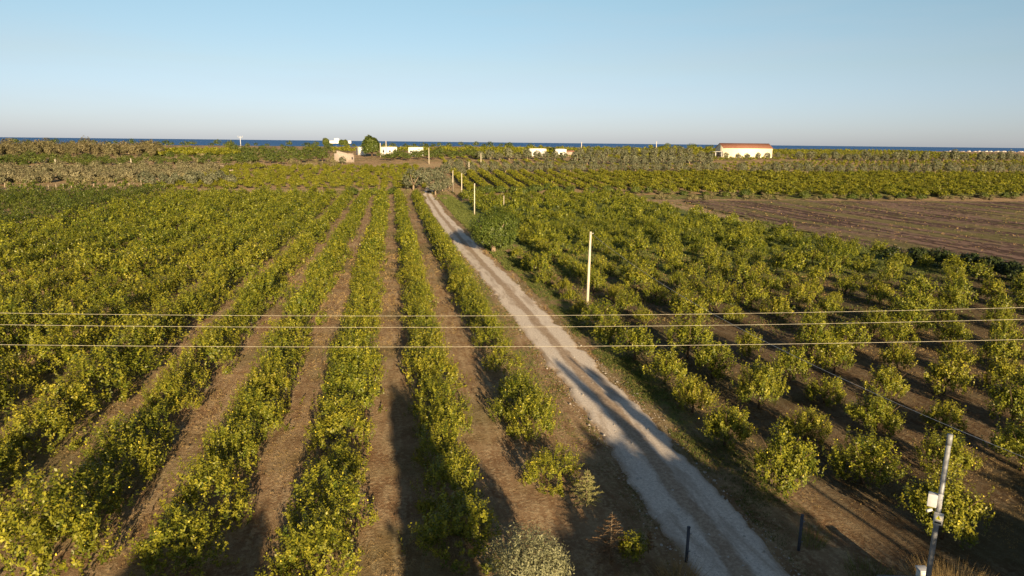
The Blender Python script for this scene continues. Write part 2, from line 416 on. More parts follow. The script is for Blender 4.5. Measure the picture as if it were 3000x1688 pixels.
# ---------------------------------------------------------------- foliage generators
def unit(v): return v/np.maximum(1e-6, np.linalg.norm(v, axis=-1, keepdims=True))
def crown(seed, nsh, k, L, Wd, R, z0, z1, lobes=6, up=.9, outw=.6, shl=(.35, .8), fill=.35, spread=.10, cone=0.0, sink=-.35, limbs=0, lsp=.42):
    """leafy shoots spread over an uneven crown; every leaf is one small quad"""
    r = np.random.default_rng(seed)
    cz = (z0+z1)/2; hz = (z1-z0)/2
    d = unit(r.normal(0, 1, (nsh*3, 3))); d = d[d[:, 2] > sink-.0][:nsh]
    n = len(d)
    ld = unit(r.normal(0, 1, (lobes, 3))*[1, 1, .6]+[0, 0, .15]); la = r.uniform(.10, .32, lobes)
    lump = 1+(np.exp(-((1-d@ld.T)/.16))*la).sum(1)-.18
    hole = unit(r.normal(0, 1, (4, 3))); lump -= (np.exp(-((1-d@hole.T)/.08))*.30).sum(1)
    rr = np.where(r.random(n) < fill, r.uniform(.3, .8, n), r.uniform(.78, 1.0, n))*lump
    tap = 1-cone*np.clip((d[:, 2]*rr+1)/2, 0, 1)
    base = np.stack([d[:, 0]*R*rr*tap, d[:, 1]*R*rr*tap, cz+d[:, 2]*hz*rr], -1)
    if limbs:
        # bouquets of shoots on an uneven dome, with dark hollows between them
        la_ = np.arange(limbs)*2.4+r.uniform(0, 6.28); q_ = (np.arange(limbs)+.5)/limbs; lr = np.sqrt(q_)*R*.88*r.uniform(.85, 1.12, limbs)
        lz = z0+(z1-z0)*np.clip(np.sqrt(np.clip(1-q_*.95, 0, 1))*.86+r.normal(0, .10, limbs), .08, 1.0)
        low = r.random(limbs) < .28*(q_ > .45); lz = np.where(low, z0+(z1-z0)*r.uniform(.12, .4, limbs), lz)
        lc = np.stack([np.cos(la_)*lr, np.sin(la_)*lr, lz], -1); lw = r.uniform(.6, 1.35, limbs)
        pick = r.choice(limbs, n, p=lw**2/(lw**2).sum()); mk = r.random(n) < .86
        b2 = lc[pick]+r.normal(0, 1, (n, 3))*np.array([1, 1, 1.15])*(lsp*lw[pick])[:, None]
        b2[:, 2] = np.maximum(b2[:, 2], z0+.05)
        base = np.where(mk[:, None], b2, base*[.8, .8, .85]); d = np.where(mk[:, None], unit(unit(b2-lc[pick])*.7+unit(b2-[0, 0, cz-hz*.6])*.6), d)
    sd = unit(d*outw+np.array([0, 0, up])+r.normal(0, .28, (n, 3)))
    sl_ = r.uniform(shl[0], shl[1], n)*(1+.8*(r.random(n) < .08))
    base = base-sd*(sl_*.6)[:, None]
    t = (np.arange(k)[None, :]+r.random((n, k)))/k
    p = base[:, None]+sd[:, None]*(sl_[:, None]*t)[..., None]+r.normal(0, spread, (n, k, 3))*(1.1-.6*t)[..., None]
    nm = unit(d[:, None]*.9+np.array([0, 0, .45])+r.normal(0, .50, (n, k, 3)))     # leaves face outwards and up, loosely
    ax = unit(sd[:, None]*.6+r.normal(0, .7, (n, k, 3))); ax = unit(ax-nm*(ax*nm).sum(-1, keepdims=True))
    sid = np.cross(nm, ax)
    s = r.uniform(.7, 1.25, (n, k, 1))
    a_ = ax*L*s; b_ = sid*Wd*s*.5
    q = np.stack([p, p+a_*.45+b_, p+a_, p+a_*.45-b_], 2).reshape(-1, 3)
    q[:, 2] = np.maximum(q[:, 2], .03)
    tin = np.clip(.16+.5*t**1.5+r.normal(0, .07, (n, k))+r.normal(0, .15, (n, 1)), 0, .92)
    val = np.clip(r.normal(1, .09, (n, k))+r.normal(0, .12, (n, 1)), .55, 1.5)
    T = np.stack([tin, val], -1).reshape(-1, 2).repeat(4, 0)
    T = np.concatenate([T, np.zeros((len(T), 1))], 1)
    return q.astype(np.float32), T.astype(np.float32)
def leafmesh(name, q, T, mat):
    n = len(q)//4
    return mesh(name, q, np.arange(n*4), np.full(n, 4), mat, tint=T)
def trunk_mb(seed, h, r0, R, nb=5):
    r = random.Random(int(seed)); mb = MB()
    top = Vector((r.uniform(-.1, .1), r.uniform(-.1, .1), h))
    mb.tube([(0, 0, -.1), (r.uniform(-.05, .05), r.uniform(-.05, .05), h*.5), top], [r0*1.25, r0, r0*.85], 8)
    for i in range(nb):
        a = 6.283*i/nb+r.uniform(-.4, .4); e = R*r.uniform(.55, .8)
        p1 = top+Vector((math.cos(a)*e*.4, math.sin(a)*e*.4, R*.35)); p2 = top+Vector((math.cos(a)*e, math.sin(a)*e, R*r.uniform(.7, 1.1)))
        mb.tube([top-Vector((0, 0, .08)), p1, p2], [r0*.6, r0*.4, r0*.15], 5)
    return mb

class Kind:
    """a sort of tree: several variants at several levels of detail"""
    def __init__(s, name, leaf, lods, R, z0, z1, trunk=None, bark=BARK, nvar=4, **kw):
        s.name = name; s.leaf = leaf; s.lods = lods; s.R = R; s.z0 = z0; s.z1 = z1; s.trunk = trunk; s.bark = bark; s.nvar = nvar; s.kw = kw; s.cache = {}
    def arr(s, lod, v):
        key = (lod, v)
        if key not in s.cache:
            nsh, k, L, Wd = s.lods[lod]
            s.cache[key] = crown(hash((s.name[0], len(s.name), lod, v)) % 9999 if False else 1000*lod+v*17+len(s.name), nsh, k, L, Wd, s.R, s.z0, s.z1, **s.kw)
        return s.cache[key]
    def crown_mesh(s, lod, v):
        key = ('m', lod, v)
        if key not in s.cache: s.cache[key] = leafmesh(s.name+'_crown', *s.arr(lod, v), s.leaf)
        return s.cache[key]
    def trunk_arr(s, v, simple=False):
        h, r0 = s.trunk
        if simple:
            mb = MB(); mb.tube([(0, 0, -.1), (0, 0, h+.3)], [r0, r0*.7], 4); return mb
        return trunk_mb(v+3, h, r0, s.R)
    def trunk_mesh(s, v):
        key = ('t', v)
        if key not in s.cache: s.cache[key] = s.trunk_arr(v).mesh(s.name+'_trunk', s.bark, True)
        return s.cache[key]
    def joint_mesh(s, lod, v):
        key = ('j', lod, v)
        if key not in s.cache:
            q, T = s.arr(lod, v); n = len(q)//4
            if s.trunk is None: s.cache[key] = s.crown_mesh(lod, v)
            else:
                V, fi, ct = s.trunk_arr(v, True).arrays()
                s.cache[key] = mesh(s.name, np.concatenate([q, V]), np.concatenate([np.arange(n*4), fi+n*4]), np.concatenate([np.full(n, 4), ct]),
                                    [s.leaf, s.bark], np.concatenate([np.zeros(n), np.ones(len(ct))]), np.concatenate([T, np.ones((len(V), 3), np.float32)]))
        return s.cache[key]
    def place(s, name, lod, x, y, sc, parts, label, cat, group, sz=None, z=None, fruit=None):
        v = rng.integers(s.nvar); rz = rng.uniform(0, 6.283); z = tz(x, y) if z is None else z
        if sz is None: sz = sc*rng.uniform(.84, 1.18)
        if True:
            e = empty(name, (x, y, z), rz); e.scale = (sc, sc, sz)
            link(bpy.data.objects.new('crown', s.crown_mesh(lod, v)), e)
            if s.trunk and (parts or lod < 4): link(bpy.data.objects.new('trunk', s.trunk_mesh(v)), e)
            if fruit: link(bpy.data.objects.new('fruit', fruit), e)['kind'] = 'stuff'
        else:
            e = link(bpy.data.objects.new(name, s.joint_mesh(lod, v))); e.location = (x, y, z); e.rotation_euler = (0, 0, rz); e.scale = (sc, sc, sz)
        tag(e, label, cat, group)
        return e
    def tile(s, items):
        """leaf arrays of many trees; items = (lod, x, y, scale)"""
        Q = []; TT = []
        for lod, x, y, sc in items:
            q, T = s.arr(lod, int(rng.integers(s.nvar))); a = rng.uniform(0, 6.283); ca, sa = math.cos(a), math.sin(a)
            p = np.empty_like(q); p[:, 0] = (q[:, 0]*ca-q[:, 1]*sa)*sc+x; p[:, 1] = (q[:, 0]*sa+q[:, 1]*ca)*sc+y; p[:, 2] = q[:, 2]*sc*rng.uniform(.9, 1.1)+tz(x, y)
            T2 = T.copy(); T2[:, 1] *= rng.uniform(.85, 1.15); T2[:, 0] = np.clip(T2[:, 0]+rng.normal(0, .08), 0, 1)
            Q.append(p); TT.append(T2)
        return np.concatenate(Q), np.concatenate(TT)
def mass_object(name, kinds_items, label, cat):
    """one object for the mass of far trees, one material for each sort"""
    Q = []; TT = []; MI = []; mats = []
    for kind, items in kinds_items:
        if not items: continue
        q, T = kind.tile(items); Q.append(q); TT.append(T); MI.append(np.full(len(q)//4, len(mats))); mats.append(kind.leaf)
    q = np.concatenate(Q); n = len(q)//4
    o = link(bpy.data.objects.new(name, mesh(name, q, np.arange(n*4), np.full(n, 4), mats, np.concatenate(MI), np.concatenate(TT))))
    return tag(o, label, cat, None, 'stuff')

LODS = [(330, 24, .125, .072), (240, 15, .165, .095), (150, 9, .25, .14), (90, 6, .36, .21), (30, 4, .62, .42)]
HEDGE = Kind('lemon_tree', L_LEMON, LODS, 2.1, -.3, 3.1, None, nvar=8, limbs=34, up=1.1, shl=(.45, .9), spread=.05, fill=.25, lsp=.20)
FREE = Kind('lemon_tree', L_LEMON, LODS, 1.75, .55, 2.55, (.85, .085), BARK, nvar=8, sink=-.55, fill=.3, limbs=24, up=1.3, shl=(.45, .95), lsp=.19, spread=.045)
SMALLR = Kind('lemon_tree', L_YOUNG, LODS, 1.45, .15, 2.4, (.5, .07), nvar=4)
DARK = Kind('orange_tree', L_ORANGE, LODS, 2.3, -.2, 3.0, None, nvar=4, up=.7, limbs=26, lsp=.22)
OLODS = [(600, 14, .12, .045), (400, 9, .2, .07), (220, 9, .34, .16), (170, 7, .50, .26), (90, 4, .8, .45)]
OLIVE = Kind('olive_tree', L_OLIVE, OLODS, 2.4, .7, 4.9, (1.1, .22), BARK_PALE, nvar=4, up=.35, outw=.9, lobes=9, sink=-.7, shl=(.3, .6))
HEDGEOL = Kind('olive_tree', leaf_mat('hedge_olive_leaves', (.08, .09, .045), (.235, .24, .14), .12, .6), OLODS, 2.4, .1, 5.0, (1.1, .22), BARK_PALE, nvar=4, up=.35, outw=.9, lobes=5, sink=-.8, shl=(.25, .5), fill=.15)
GROVE = Kind('olive_tree', leaf_mat('dry_olive_leaves', (.14, .13, .065), (.27, .25, .135), .12, .6), OLODS, 2.6, .0, 3.6, (1.0, .2), BARK, nvar=4, up=.35, outw=.9, lobes=7, sink=-.8, shl=(.25, .5))
BELT = Kind('tree', leaf_mat('brownish_leaves', (.12, .105, .045), (.23, .20, .09), .12, .6), OLODS, 2.6, .0, 4.6, (1.0, .2), BARK, nvar=4, up=.35, outw=.9, lobes=7, sink=-.8, shl=(.25, .5))
CAROB = Kind('carob_tree', L_CAROB, OLODS, 3.2, .4, 5.0, (1.0, .3), BARK, nvar=3, up=.3, outw=.9, lobes=9, sink=-.6, shl=(.3, .6))
BUSH = Kind('bush', L_CAROB, OLODS, 1.5, -.2, 2.0, None, nvar=3, up=.4, outw=.9, shl=(.25, .5))
SCRUB = Kind('scrub', L_SCRUB, OLODS, 1.5, -.2, 1.6, None, nvar=3, up=.4, outw=.9, shl=(.25, .5))

# lemons seen as yellow dots
def fruit_mesh():
    mb = MB(); r = random.Random(5)
    for i in range(7):
        a = r.uniform(0, 6.283); el = r.uniform(-.3, .7); R = 1.75*r.uniform(.85, 1.02)
        c = Vector((math.cos(a)*math.cos(el)*R, math.sin(a)*math.cos(el)*R, 1.55+math.sin(el)*1.1)); s = .042
        V = [(0, 0, 1.3*s), (s, 0, 0), (0, s, 0), (-s, 0, 0), (0, -s, 0), (0, 0, -1.3*s)]
        mb.add([c+Vector(v) for v in V], [(0, 1, 2), (0, 2, 3), (0, 3, 4), (0, 4, 1), (5, 2, 1), (5, 3, 2), (5, 4, 3), (5, 1, 4)])
    return mb.mesh('lemons', L_FRUIT, True)
FRUIT = fruit_mesh()

ONES = 'zeroth first second third fourth fifth sixth seventh eighth ninth tenth eleventh twelfth thirteenth fourteenth fifteenth sixteenth seventeenth eighteenth nineteenth'.split()
TENS = {20: ('twentieth', 'twenty'), 30: ('thirtieth', 'thirty'), 40: ('fortieth', 'forty'), 50: ('fiftieth', 'fifty'), 60: ('sixtieth', 'sixty'), 70: ('seventieth', 'seventy'), 80: ('eightieth', 'eighty'), 90: ('ninetieth', 'ninety')}
def ordn(n):
    if n < 20: return ONES[n]
    t, u = n//10*10, n % 10
    return TENS[t][0] if u == 0 else TENS[t][1]+'-'+ONES[u]

def lod_of(d):
    return 0 if d < 46 else 1 if d < 85 else 2 if d < 150 else 3 if d < 260 else 4

def orchard(blocks, cap, cat, parts_to=95, fruit_to=0):
    """blocks = (kind, rows, objname, label function, group); rows = lists of (x, y, scale) from the near end.
    The cap nearest trees in view are things, the rest is returned for the mass object"""
    allt = []
    for bi, (kind, rows, *_r) in enumerate(blocks):
        for ri, row in enumerate(rows):
            seen = 0
            for (x, y, sc) in row:
                vis = in_frame(x, y, tz(x, y), kind.R)
                if vis: seen += 1
                allt.append((math.hypot(x, y), x, y, sc, bi, ri, seen, vis))
    allt.sort(key=lambda t: t[0])
    mass = [[] for _ in blocks]; n = 0
    for d, x, y, sc, bi, ri, k, vis in allt:
        kind, _, objname, lab, group = blocks[bi]
        if vis and n < cap:
            n += 1
            kind.place(objname, lod_of(d), x, y, sc, d < parts_to, lab(ri, k), cat, group, fruit=FRUIT if d < fruit_to else None)
        else:
            mass[bi].append((max(1, lod_of(d)), x, y, sc))
    return mass

# ---- the hedge rows left of the track
rows = []
START = {0: 31.0, 1: 25.6, 2: 24.6, 3: 26.5, 4: 26.5}
for ri in range(12):
    x0 = 7.9-5.48*ri; row = []
    y = START.get(ri, 18.0); sp_ = 2.9 if ri == 0 else 4.15
    while y < 239-rng.uniform(0, 3):
        if x0 > -74 and not (ri == 0 and rng.random() < .05):
            sc = rng.normal(.80, .07) if ri == 0 else rng.normal(.88, .07) if ri == 1 else rng.normal(.95 if ri < 5 else 1.02+(.12 if y < 62 else 0), .11)
            row.append((x0+rng.normal(0, .22), y, float(np.clip(sc, .5, 1.35))))
        y += sp_*rng.uniform(.88, 1.12)
    rows.append(row)
for ri in range(12, 15):
    x0 = 7.9-5.48*ri
    rows.append([(x0+rng.normal(0, .3), y+rng.normal(0, .4), float(rng.normal(.97, .08))) for y in np.arange(60, 240, 4.15)])
hedge_rows = rows

# ---- the darker orchard further left
rows = []
for ri in range(13):
    x0 = -77.5-5.6*ri
    rows.append([(x0+rng.normal(0, .5), y+rng.normal(0, .5), float(np.clip(rng.normal(.93, .13), .6, 1.2))) for y in np.arange(118, 254, 4.6) if rng.random() > .06])
dark_mass, = orchard([(DARK, rows, 'orange_tree', lambda ri, k: 'dark citrus tree, %s from the near end, %s row of the darker block' % (ordn(k), ordn(ri+1)),
        'darker citrus trees at the left edge')], 290, 'citrus tree', 0)
if dark_mass: mass_object('far_dark_citrus', [(DARK, dark_mass)], 'rest of the darker green citrus block at the far left', 'citrus trees')

# ---- the free-standing lemon orchard right of the track
rows = []
for ri in range(13):
    x0 = 18.75+4.75*ri; row = []
    for j in range(0, 41):
        y = 23.6+5.17*j
        if ri == 0 and j < 1: continue
        if y > 108 and ri == 0: continue
        if y > 52 and rng.random() < (.10 if y < 110 else .03): continue
        if j == 0 and ri != 1: continue
        if x0 > 78+max(0, (95-y)*.5) : continue
        big = y > 70
        row.append((x0+rng.normal(0, .35 if y > 40 else .12), y+rng.normal(0, .4 if y > 40 else .12), float(np.clip(rng.normal(.90 if y < 70 else .86, .19), .45 if y > 45 else .78, 1.3 if y > 45 else .98))))
    rows.append(row)
for ri in range(13, 22):
    x0 = 18.75+4.75*ri
    rows.append([(x0+rng.normal(0, .35), y+rng.normal(0, .4), float(np.clip(rng.normal(1.0, .15), .6, 1.3))) for y in np.arange(28.7, 74, 5.17) if rng.random() > .1])
MASS = list(zip((HEDGE, FREE), orchard([
    (HEDGE, hedge_rows, 'lemon_tree', lambda ri, k: 'lemon tree, %s from the near end, %s hedge row left of track' % (ordn(k), ordn(ri+1)), 'lemon trees grown together in hedge rows left of the track'),
    (FREE, rows, 'lemon_tree', lambda ri, k: 'separate lemon tree, %s from the near end, %s row right of track' % (ordn(k), ordn(ri+1)), 'free-standing lemon trees right of the track')],
    299, 'lemon tree', 200, 42)))

# ---- the rising lemon blocks behind, with olive hedges between
mass = []
front = lambda x: np.interp(x, [28, 68, 102, 133, 178, 225, 420], [240, 247, 236, 224, 216, 216, 205])
hedge1 = lambda x: np.interp(x, [20, 155, 305, 420], [320, 313, 290, 276])
for x0 in np.arange(28, 400, 6.2):
    y = front(x0)+rng.uniform(0, 3)
    while y < hedge1(x0)-6:
        if in_frame(x0, y, tz(x0, y), 6): mass.append((3, x0+rng.normal(0, .25), y, rng.uniform(1.0, 1.3)))
        y += 3.4
    y = hedge1(x0)+9
    while y < 500:
        h2 = np.interp(x0, [40, 96, 97, 172, 213, 400], [377, 375, 355, 352, 362, 348])
        ok = abs(y-h2-1) > 6.5 and not (190 < x0 < 236 and 378 < y < 415) and abs(y-402) > 4
        if ok and in_frame(x0, y, tz(x0, y), 6): mass.append((4, x0+rng.normal(0, .3), y, rng.uniform(.65, .9)))
        y += 4.4
MASS.append((SMALLR, mass))
mass = []
for x0 in np.arange(-84, 14, 3.4):
    for y in np.arange(258, 352, 3.3):
        lim = -86+(y-262)*.1
        if x0 > lim+2 and rng.random() > .10: mass.append((3, x0+rng.normal(0, 1.1), y+rng.normal(0, 1.1), rng.uniform(.5, 1.0)))
MASS.append((SMALLR, mass))

def treeline(kind, name, pts, spacing, sc, lab, cat, group, lod=2, jit=.5, gap=0.0):
    """trees along a ground line, counted from its left end"""
    P = [np.array(p, float) for p in pts]; k = 0
    for a, b in zip(P[:-1], P[1:]):
        L = np.linalg.norm(b-a); n = max(1, int(L/spacing))
        for i in range(n):
            q = a+(b-a)*(i+.5)/n+rng.normal(0, jit, 2)
            if rng.random() < gap or not in_frame(q[0], q[1], tz(*q), 3): continue
            k += 1
            s_ = sc*rng.uniform(.85, 1.15)
            kind.place(name, lod, float(q[0]), float(q[1]), s_, False, lab % ordn(k), cat, group)
treeline(HEDGEOL, 'olive_tree', [(24, 320), (158, 313)], 5.0, 1.15, 'olive tree, %s from the left in the front left olive hedge behind the lemons', 'olive tree', 'olive trees in hedge lines behind the lemon orchards', 2)
treeline(HEDGEOL, 'olive_tree', [(163, 307), (305, 290), (345, 285)], 5.2, 1.15, 'olive tree, %s from the left in the front right olive hedge below the warehouse', 'olive tree', 'olive trees in hedge lines behind the lemon orchards', 2)
treeline(HEDGEOL, 'olive_tree', [(46, 378), (97, 375)], 5.0, 1.15, 'olive tree, %s from the left in the short hedge nearest the white sheds', 'olive tree', 'olive trees in hedge lines behind the lemon orchards', 3)
treeline(HEDGEOL, 'olive_tree', [(93, 354), (172, 351)], 5.0, 1.2, 'olive tree, %s from the left in the middle olive hedge left of the warehouse', 'olive tree', 'olive trees in hedge lines behind the lemon orchards', 3)
treeline(HEDGEOL, 'olive_tree', [(108, 402), (184, 404)], 5.5, 1.15, 'olive tree, %s from the left in the rearmost hedge left of the warehouse', 'olive tree', 'olive trees in hedge lines behind the lemon orchards', 3)
treeline(HEDGEOL, 'olive_tree', [(192, 380), (228, 379)], 5.2, .85, 'olive tree, %s from the left along the cream wall of the warehouse', 'olive tree', 'olive trees in hedge lines behind the lemon orchards', 3, gap=.12)
treeline(HEDGEOL, 'olive_tree', [(236, 378), (256, 362), (366, 350), (400, 346)], 5.6, 1.15, 'olive tree, %s from the left in the rear olive hedge right of the warehouse', 'olive tree', 'olive trees in hedge lines behind the lemon orchards', 3, gap=.05)
treeline(BUSH, 'bush', [(34, 237), (68, 244), (102, 234), (133, 221), (178, 211), (225, 213), (300, 205)], 6.5, 1.1, 'dark green bush, %s from the left along the weedy strip behind the ploughed field', 'bush', 'bushes along the strip behind the ploughed field', 2, 1.2, .25)

# big olives and bushes around the end of the track, placed one by one
def px_tree(kind, name, px, py, sc, label, cat, group=None, lod=2, parts=True, wpx=None):
    x, y = at(px, py)
    if wpx: sc = wpx/2/FPX*proj(x, y, tz(x, y))[2]/kind.R
    return kind.place(name, lod, x, y, sc, parts, label, cat, group)
for i, (px, py, sc, lab) in enumerate([
    (1212, 558, 1.75, 'large grey olive tree left of the top end of the track'),
    (1240, 548, 1.45, 'grey olive tree just behind the large olive at the track end'),
    (1262, 536, 1.25, 'grey olive tree, third going back from the track end on the left'),
    (1283, 526, 1.25, 'grey olive tree, fourth going back from the track end on the left'),
    (1302, 517, 1.25, 'grey olive tree, fifth going back from the track end on the left'),
    (1322, 507, 1.0, 'grey olive tree, sixth going back from the track end on the left'),
    (1345, 498, 1.1, 'grey olive tree, seventh and farthest going back from the track end'),
    (1276, 572, 1.4, 'round grey olive tree right of the top end of the track'),
    (1296, 562, 1.25, 'grey olive tree behind the round olive right of the track end'),
    (1316, 553, .9, 'grey olive tree between the round olive and the telephone poles'),
    (1352, 520, 1.1, 'grey olive tree beyond the second telephone pole'),
    (1385, 512, 1.1, 'grey olive tree in front of the left end of the olive hedge')]):
    px_tree(HEDGEOL, 'olive_tree', px, py, sc, lab, 'olive tree', 'olive trees around the end of the track')
for px, py, lab in [(1034, 573, 'dark green bush at the end of the gap left of the fourth hedge row'),
                    (1093, 573, 'dark green bush at the end of the gap between the third and fourth hedge rows'),
                    (1151, 570, 'dark green bush at the end of the gap between the second and third hedge rows')]:
    px_tree(BUSH, 'bush', px, py, 1.35, lab, 'bush', 'bushes at the far ends of the hedge rows')
for i in range(9):   # lush lemons and bushes behind the big tree, below the hedges
    x, y = at(1400+i*34+rng.uniform(-8, 8), 566+rng.uniform(-8, 10))
    BUSH.place('bush', 2, x, y, 1.5+rng.uniform(-.2, .3), False, 'tall green bush, %s from the left, between orchard and telephone poles' % ordn(i+1), 'bush', 'tall bushes behind the right orchard')
DARKB = Kind('bush', leaf_mat('dark_bush_leaves', (.018, .03, .008), (.05, .07, .016), .1), OLODS, 1.5, -.2, 2.2, None, nvar=3, up=.4, outw=.9, shl=(.25, .5))
for i, (px, py, s_) in enumerate([(2690, 775, 1.3), (2760, 782, 1.3), (2835, 800, 1.2), (2905, 812, 1.25), (2960, 822, 1.3), (2610, 765, .9), (2996, 832, 1.2)]):
    px_tree(DARKB, 'bush', px, py, s_, 'very dark bush along the near side of the ploughed field, %s from the left' % ordn([1, 2, 3, 4, 5, 0, 6][i]+1), 'bush', 'dark bushes along the near side of the ploughed field')

# the large tree beside the track
BIG = Kind('broadleaf_tree', L_CAROB, [(1500, 14, .25, .14)], 4.0, .4, 7.3, (1.3, .38), BARK_PALE, nvar=1, up=.6, outw=.8, lobes=11, sink=-.75, shl=(.5, 1.2), spread=.2)
BIG.leaf = leaf_mat('broad_leaves', (.05, .085, .014), (.17, .205, .03), .25)
BIG.place('broadleaf_tree', 0, 15.9, 107.5, 1.0, True, 'largest green tree standing alone on the right verge of the track', 'tree', None, 1.0)

DOME = Kind('round_tree', L_CAROB, [(900, 9, .5, .3), (900, 9, .5, .3)], 3.2, .1, 7.2, (1.0, .3), BARK, nvar=3, up=.3, outw=.9, lobes=5, sink=-.7, shl=(.3, .6), fill=.1)
# ---- far left: grey olive grove, carobs, scrub and crest trees
def px_scatter(kind, name, poly, n, sc, lab, cat, group, lod=3, parts=False):
    """poly: px box list (x0, x1, ytop(x0), ytop(x1), ybot(x0), ybot(x1)); numbered left to right"""
    x0, x1, a0, a1, b0, b1 = poly; pts = []
    for i in range(n):
        u = (i+rng.random())/n; v = ((i*0.618034) % 1)
        pts.append((x0+(x1-x0)*u, (a0+(a1-a0)*u)*(1-v)+(b0+(b1-b0)*u)*v))
    for i, (px, py) in enumerate(pts):
        x, y = at(px, py); s_ = sc*rng.uniform(.75, 1.25)
        kind.place(name, lod, x, y, s_, parts, lab % ordn(i+1), cat, group)
for t0, t1, nm in ((.0, .33, 'rear'), (.34, .66, 'middle'), (.67, 1.0, 'front')):
    y0, y1 = 497, 546; z0, z1 = 492, 520
    px_scatter(GROVE, 'olive_tree', (-60, 640, y0+(y1-y0)*t0, z0+(z1-z0)*t0, y0+(y1-y0)*t1, z0+(z1-z0)*t1), 38, .85, 'grey olive tree, %s from the left in the '+nm+' part of the fenced grove', 'olive tree', 'grey olive trees of the grove at left', 3)
px_scatter(CAROB, 'carob_tree', (-40, 300, 462, 474, 494, 492), 26, .8, 'dark green carob tree of the band behind the olive grove, %s from the left', 'carob tree', 'dark carob trees behind the olive grove', 3)
px_scatter(BELT, 'olive_tree', (-40, 480, 438, 442, 456, 459), 60, 1.25, 'grey-brown tree of the upper belt under the sea line, %s from the left', 'tree', 'grey-brown trees in the upper belt at left', 3)
px_scatter(CAROB, 'carob_tree', (240, 720, 470, 462, 492, 486), 34, .7, 'green bush among dry grass above the olive grove, %s from the left', 'bush', 'green bushes above the olive grove', 3)
px_scatter(CAROB, 'carob_tree', (670, 960, 440, 446, 488, 478), 40, .95, 'round green tree on the slope left of the ruin, %s from the left', 'tree', 'round green trees left of the ruin', 3)
px_scatter(CAROB, 'carob_tree', (1110, 1400, 462, 450, 474, 466), 30, .78, 'green tree in the belt below the white houses, %s from the left', 'tree', 'green trees below the white houses', 3)
px_scatter(HEDGEOL, 'olive_tree', (420, 680, 538, 528, 552, 548), 12, .9, 'grey olive tree of the fence line beyond the hedge rows, %s from the left', 'olive tree', 'olive trees on the fence line at left', 3)
px_scatter(CAROB, 'carob_tree', (0, 1560, 421, 430, 427, 440), 70, .9, 'small dark tree on the crest against the sea, %s from the left', 'tree', 'small dark trees on the crest against the sea', 4)
px_scatter(CAROB, 'carob_tree', (1890, 2110, 431, 436, 436, 440), 14, 1.0, 'dark tree on the crest left of the warehouse, %s from the left', 'tree', 'dark trees on the crest left of the warehouse', 4)
mass = []
for i in range(420):
    u = rng.random(); px = -40+1040*u; py = rng.uniform(428+8*u, 545-20*u)
    x, y = at(px, py)
    if x > -84+(y-262)*.1 and y < 350: continue
    mass.append((4, x, y, rng.uniform(.5, 1.2)))
for i in range(120):
    x, y = at(rng.uniform(620, 1330), rng.uniform(561, 569)); mass.append((3, x, y, rng.uniform(.3, .6)))
for i in range(200):
    x, y = at(rng.uniform(1180, 3000), rng.uniform(566, 588)); mass.append((3, x, y, rng.uniform(.3, .7)))
mass_object('dry_scrub', [(SCRUB, mass)], 'dry brownish scrub scattered over the far fields', 'scrub')
mass = []
for i in range(260):
    x, y = at(rng.uniform(440, 700), rng.uniform(446, 458)); mass.append((4, x, y, rng.uniform(1.0, 1.5)))
for i in range(160):
    x, y = at(rng.uniform(1400, 1680), rng.uniform(446, 456)); mass.append((4, x, y, rng.uniform(1.0, 1.5)))
for i in range(240):
    x, y = at(rng.uniform(900, 2100), rng.uniform(440, 447)); mass.append((4, x, y, rng.uniform(1.0, 1.5)))
MASS.append((SMALLR, mass))
mass_object('far_lemon_orchards', MASS, 'yellow-green lemon orchards beyond the nearest rows, up to the crest below the sea', 'lemon orchard')

# ---------------------------------------------------------------- buildings
PLASTER = plain('white_plaster', (.80, .77, .70), .85, .2, 1.2, .05)
CREAM = plain('cream_plaster', (.80, .73, .54), .85, .2, .6, .06)
TILE = None
def tile_mat():
    m, nt, out = newmat('clay_tiles')
    tc = nt.nodes.new('ShaderNodeTexCoord')
    w = nt.nodes.new('ShaderNodeTexWave'); w.inputs['Scale'].default_value = 1.6; w.inputs['Distortion'].default_value = .4; nt.links.new(tc.outputs['Object'], w.inputs['Vector'])
    n1 = noise(nt, tc.outputs['Object'], 1.5, 5, .65)
    c = mixc(nt, sstep(nt, n1, .3, .7), (.27, .12, .08), (.38, .19, .13))
    c = mixc(nt, .3, c, w.outputs['Color'], 'MULTIPLY')
    principled(nt, out, c, .9, .1, bump(nt, w.outputs['Fac'], .6, .06)); return m
TILE = tile_mat()
STONE = plain('rough_stone', (.34, .285, .24), .95, .1, 2.5, .35, .05)
GREYW = plain('grey_render', (.20, .20, .20), .9, .1, 1.0, .2)
DARKGL = plain('dark_opening', (.03, .03, .035), .4, .4)
WHITEM = plain('white_metal', (.75, .75, .72), .5, .4)

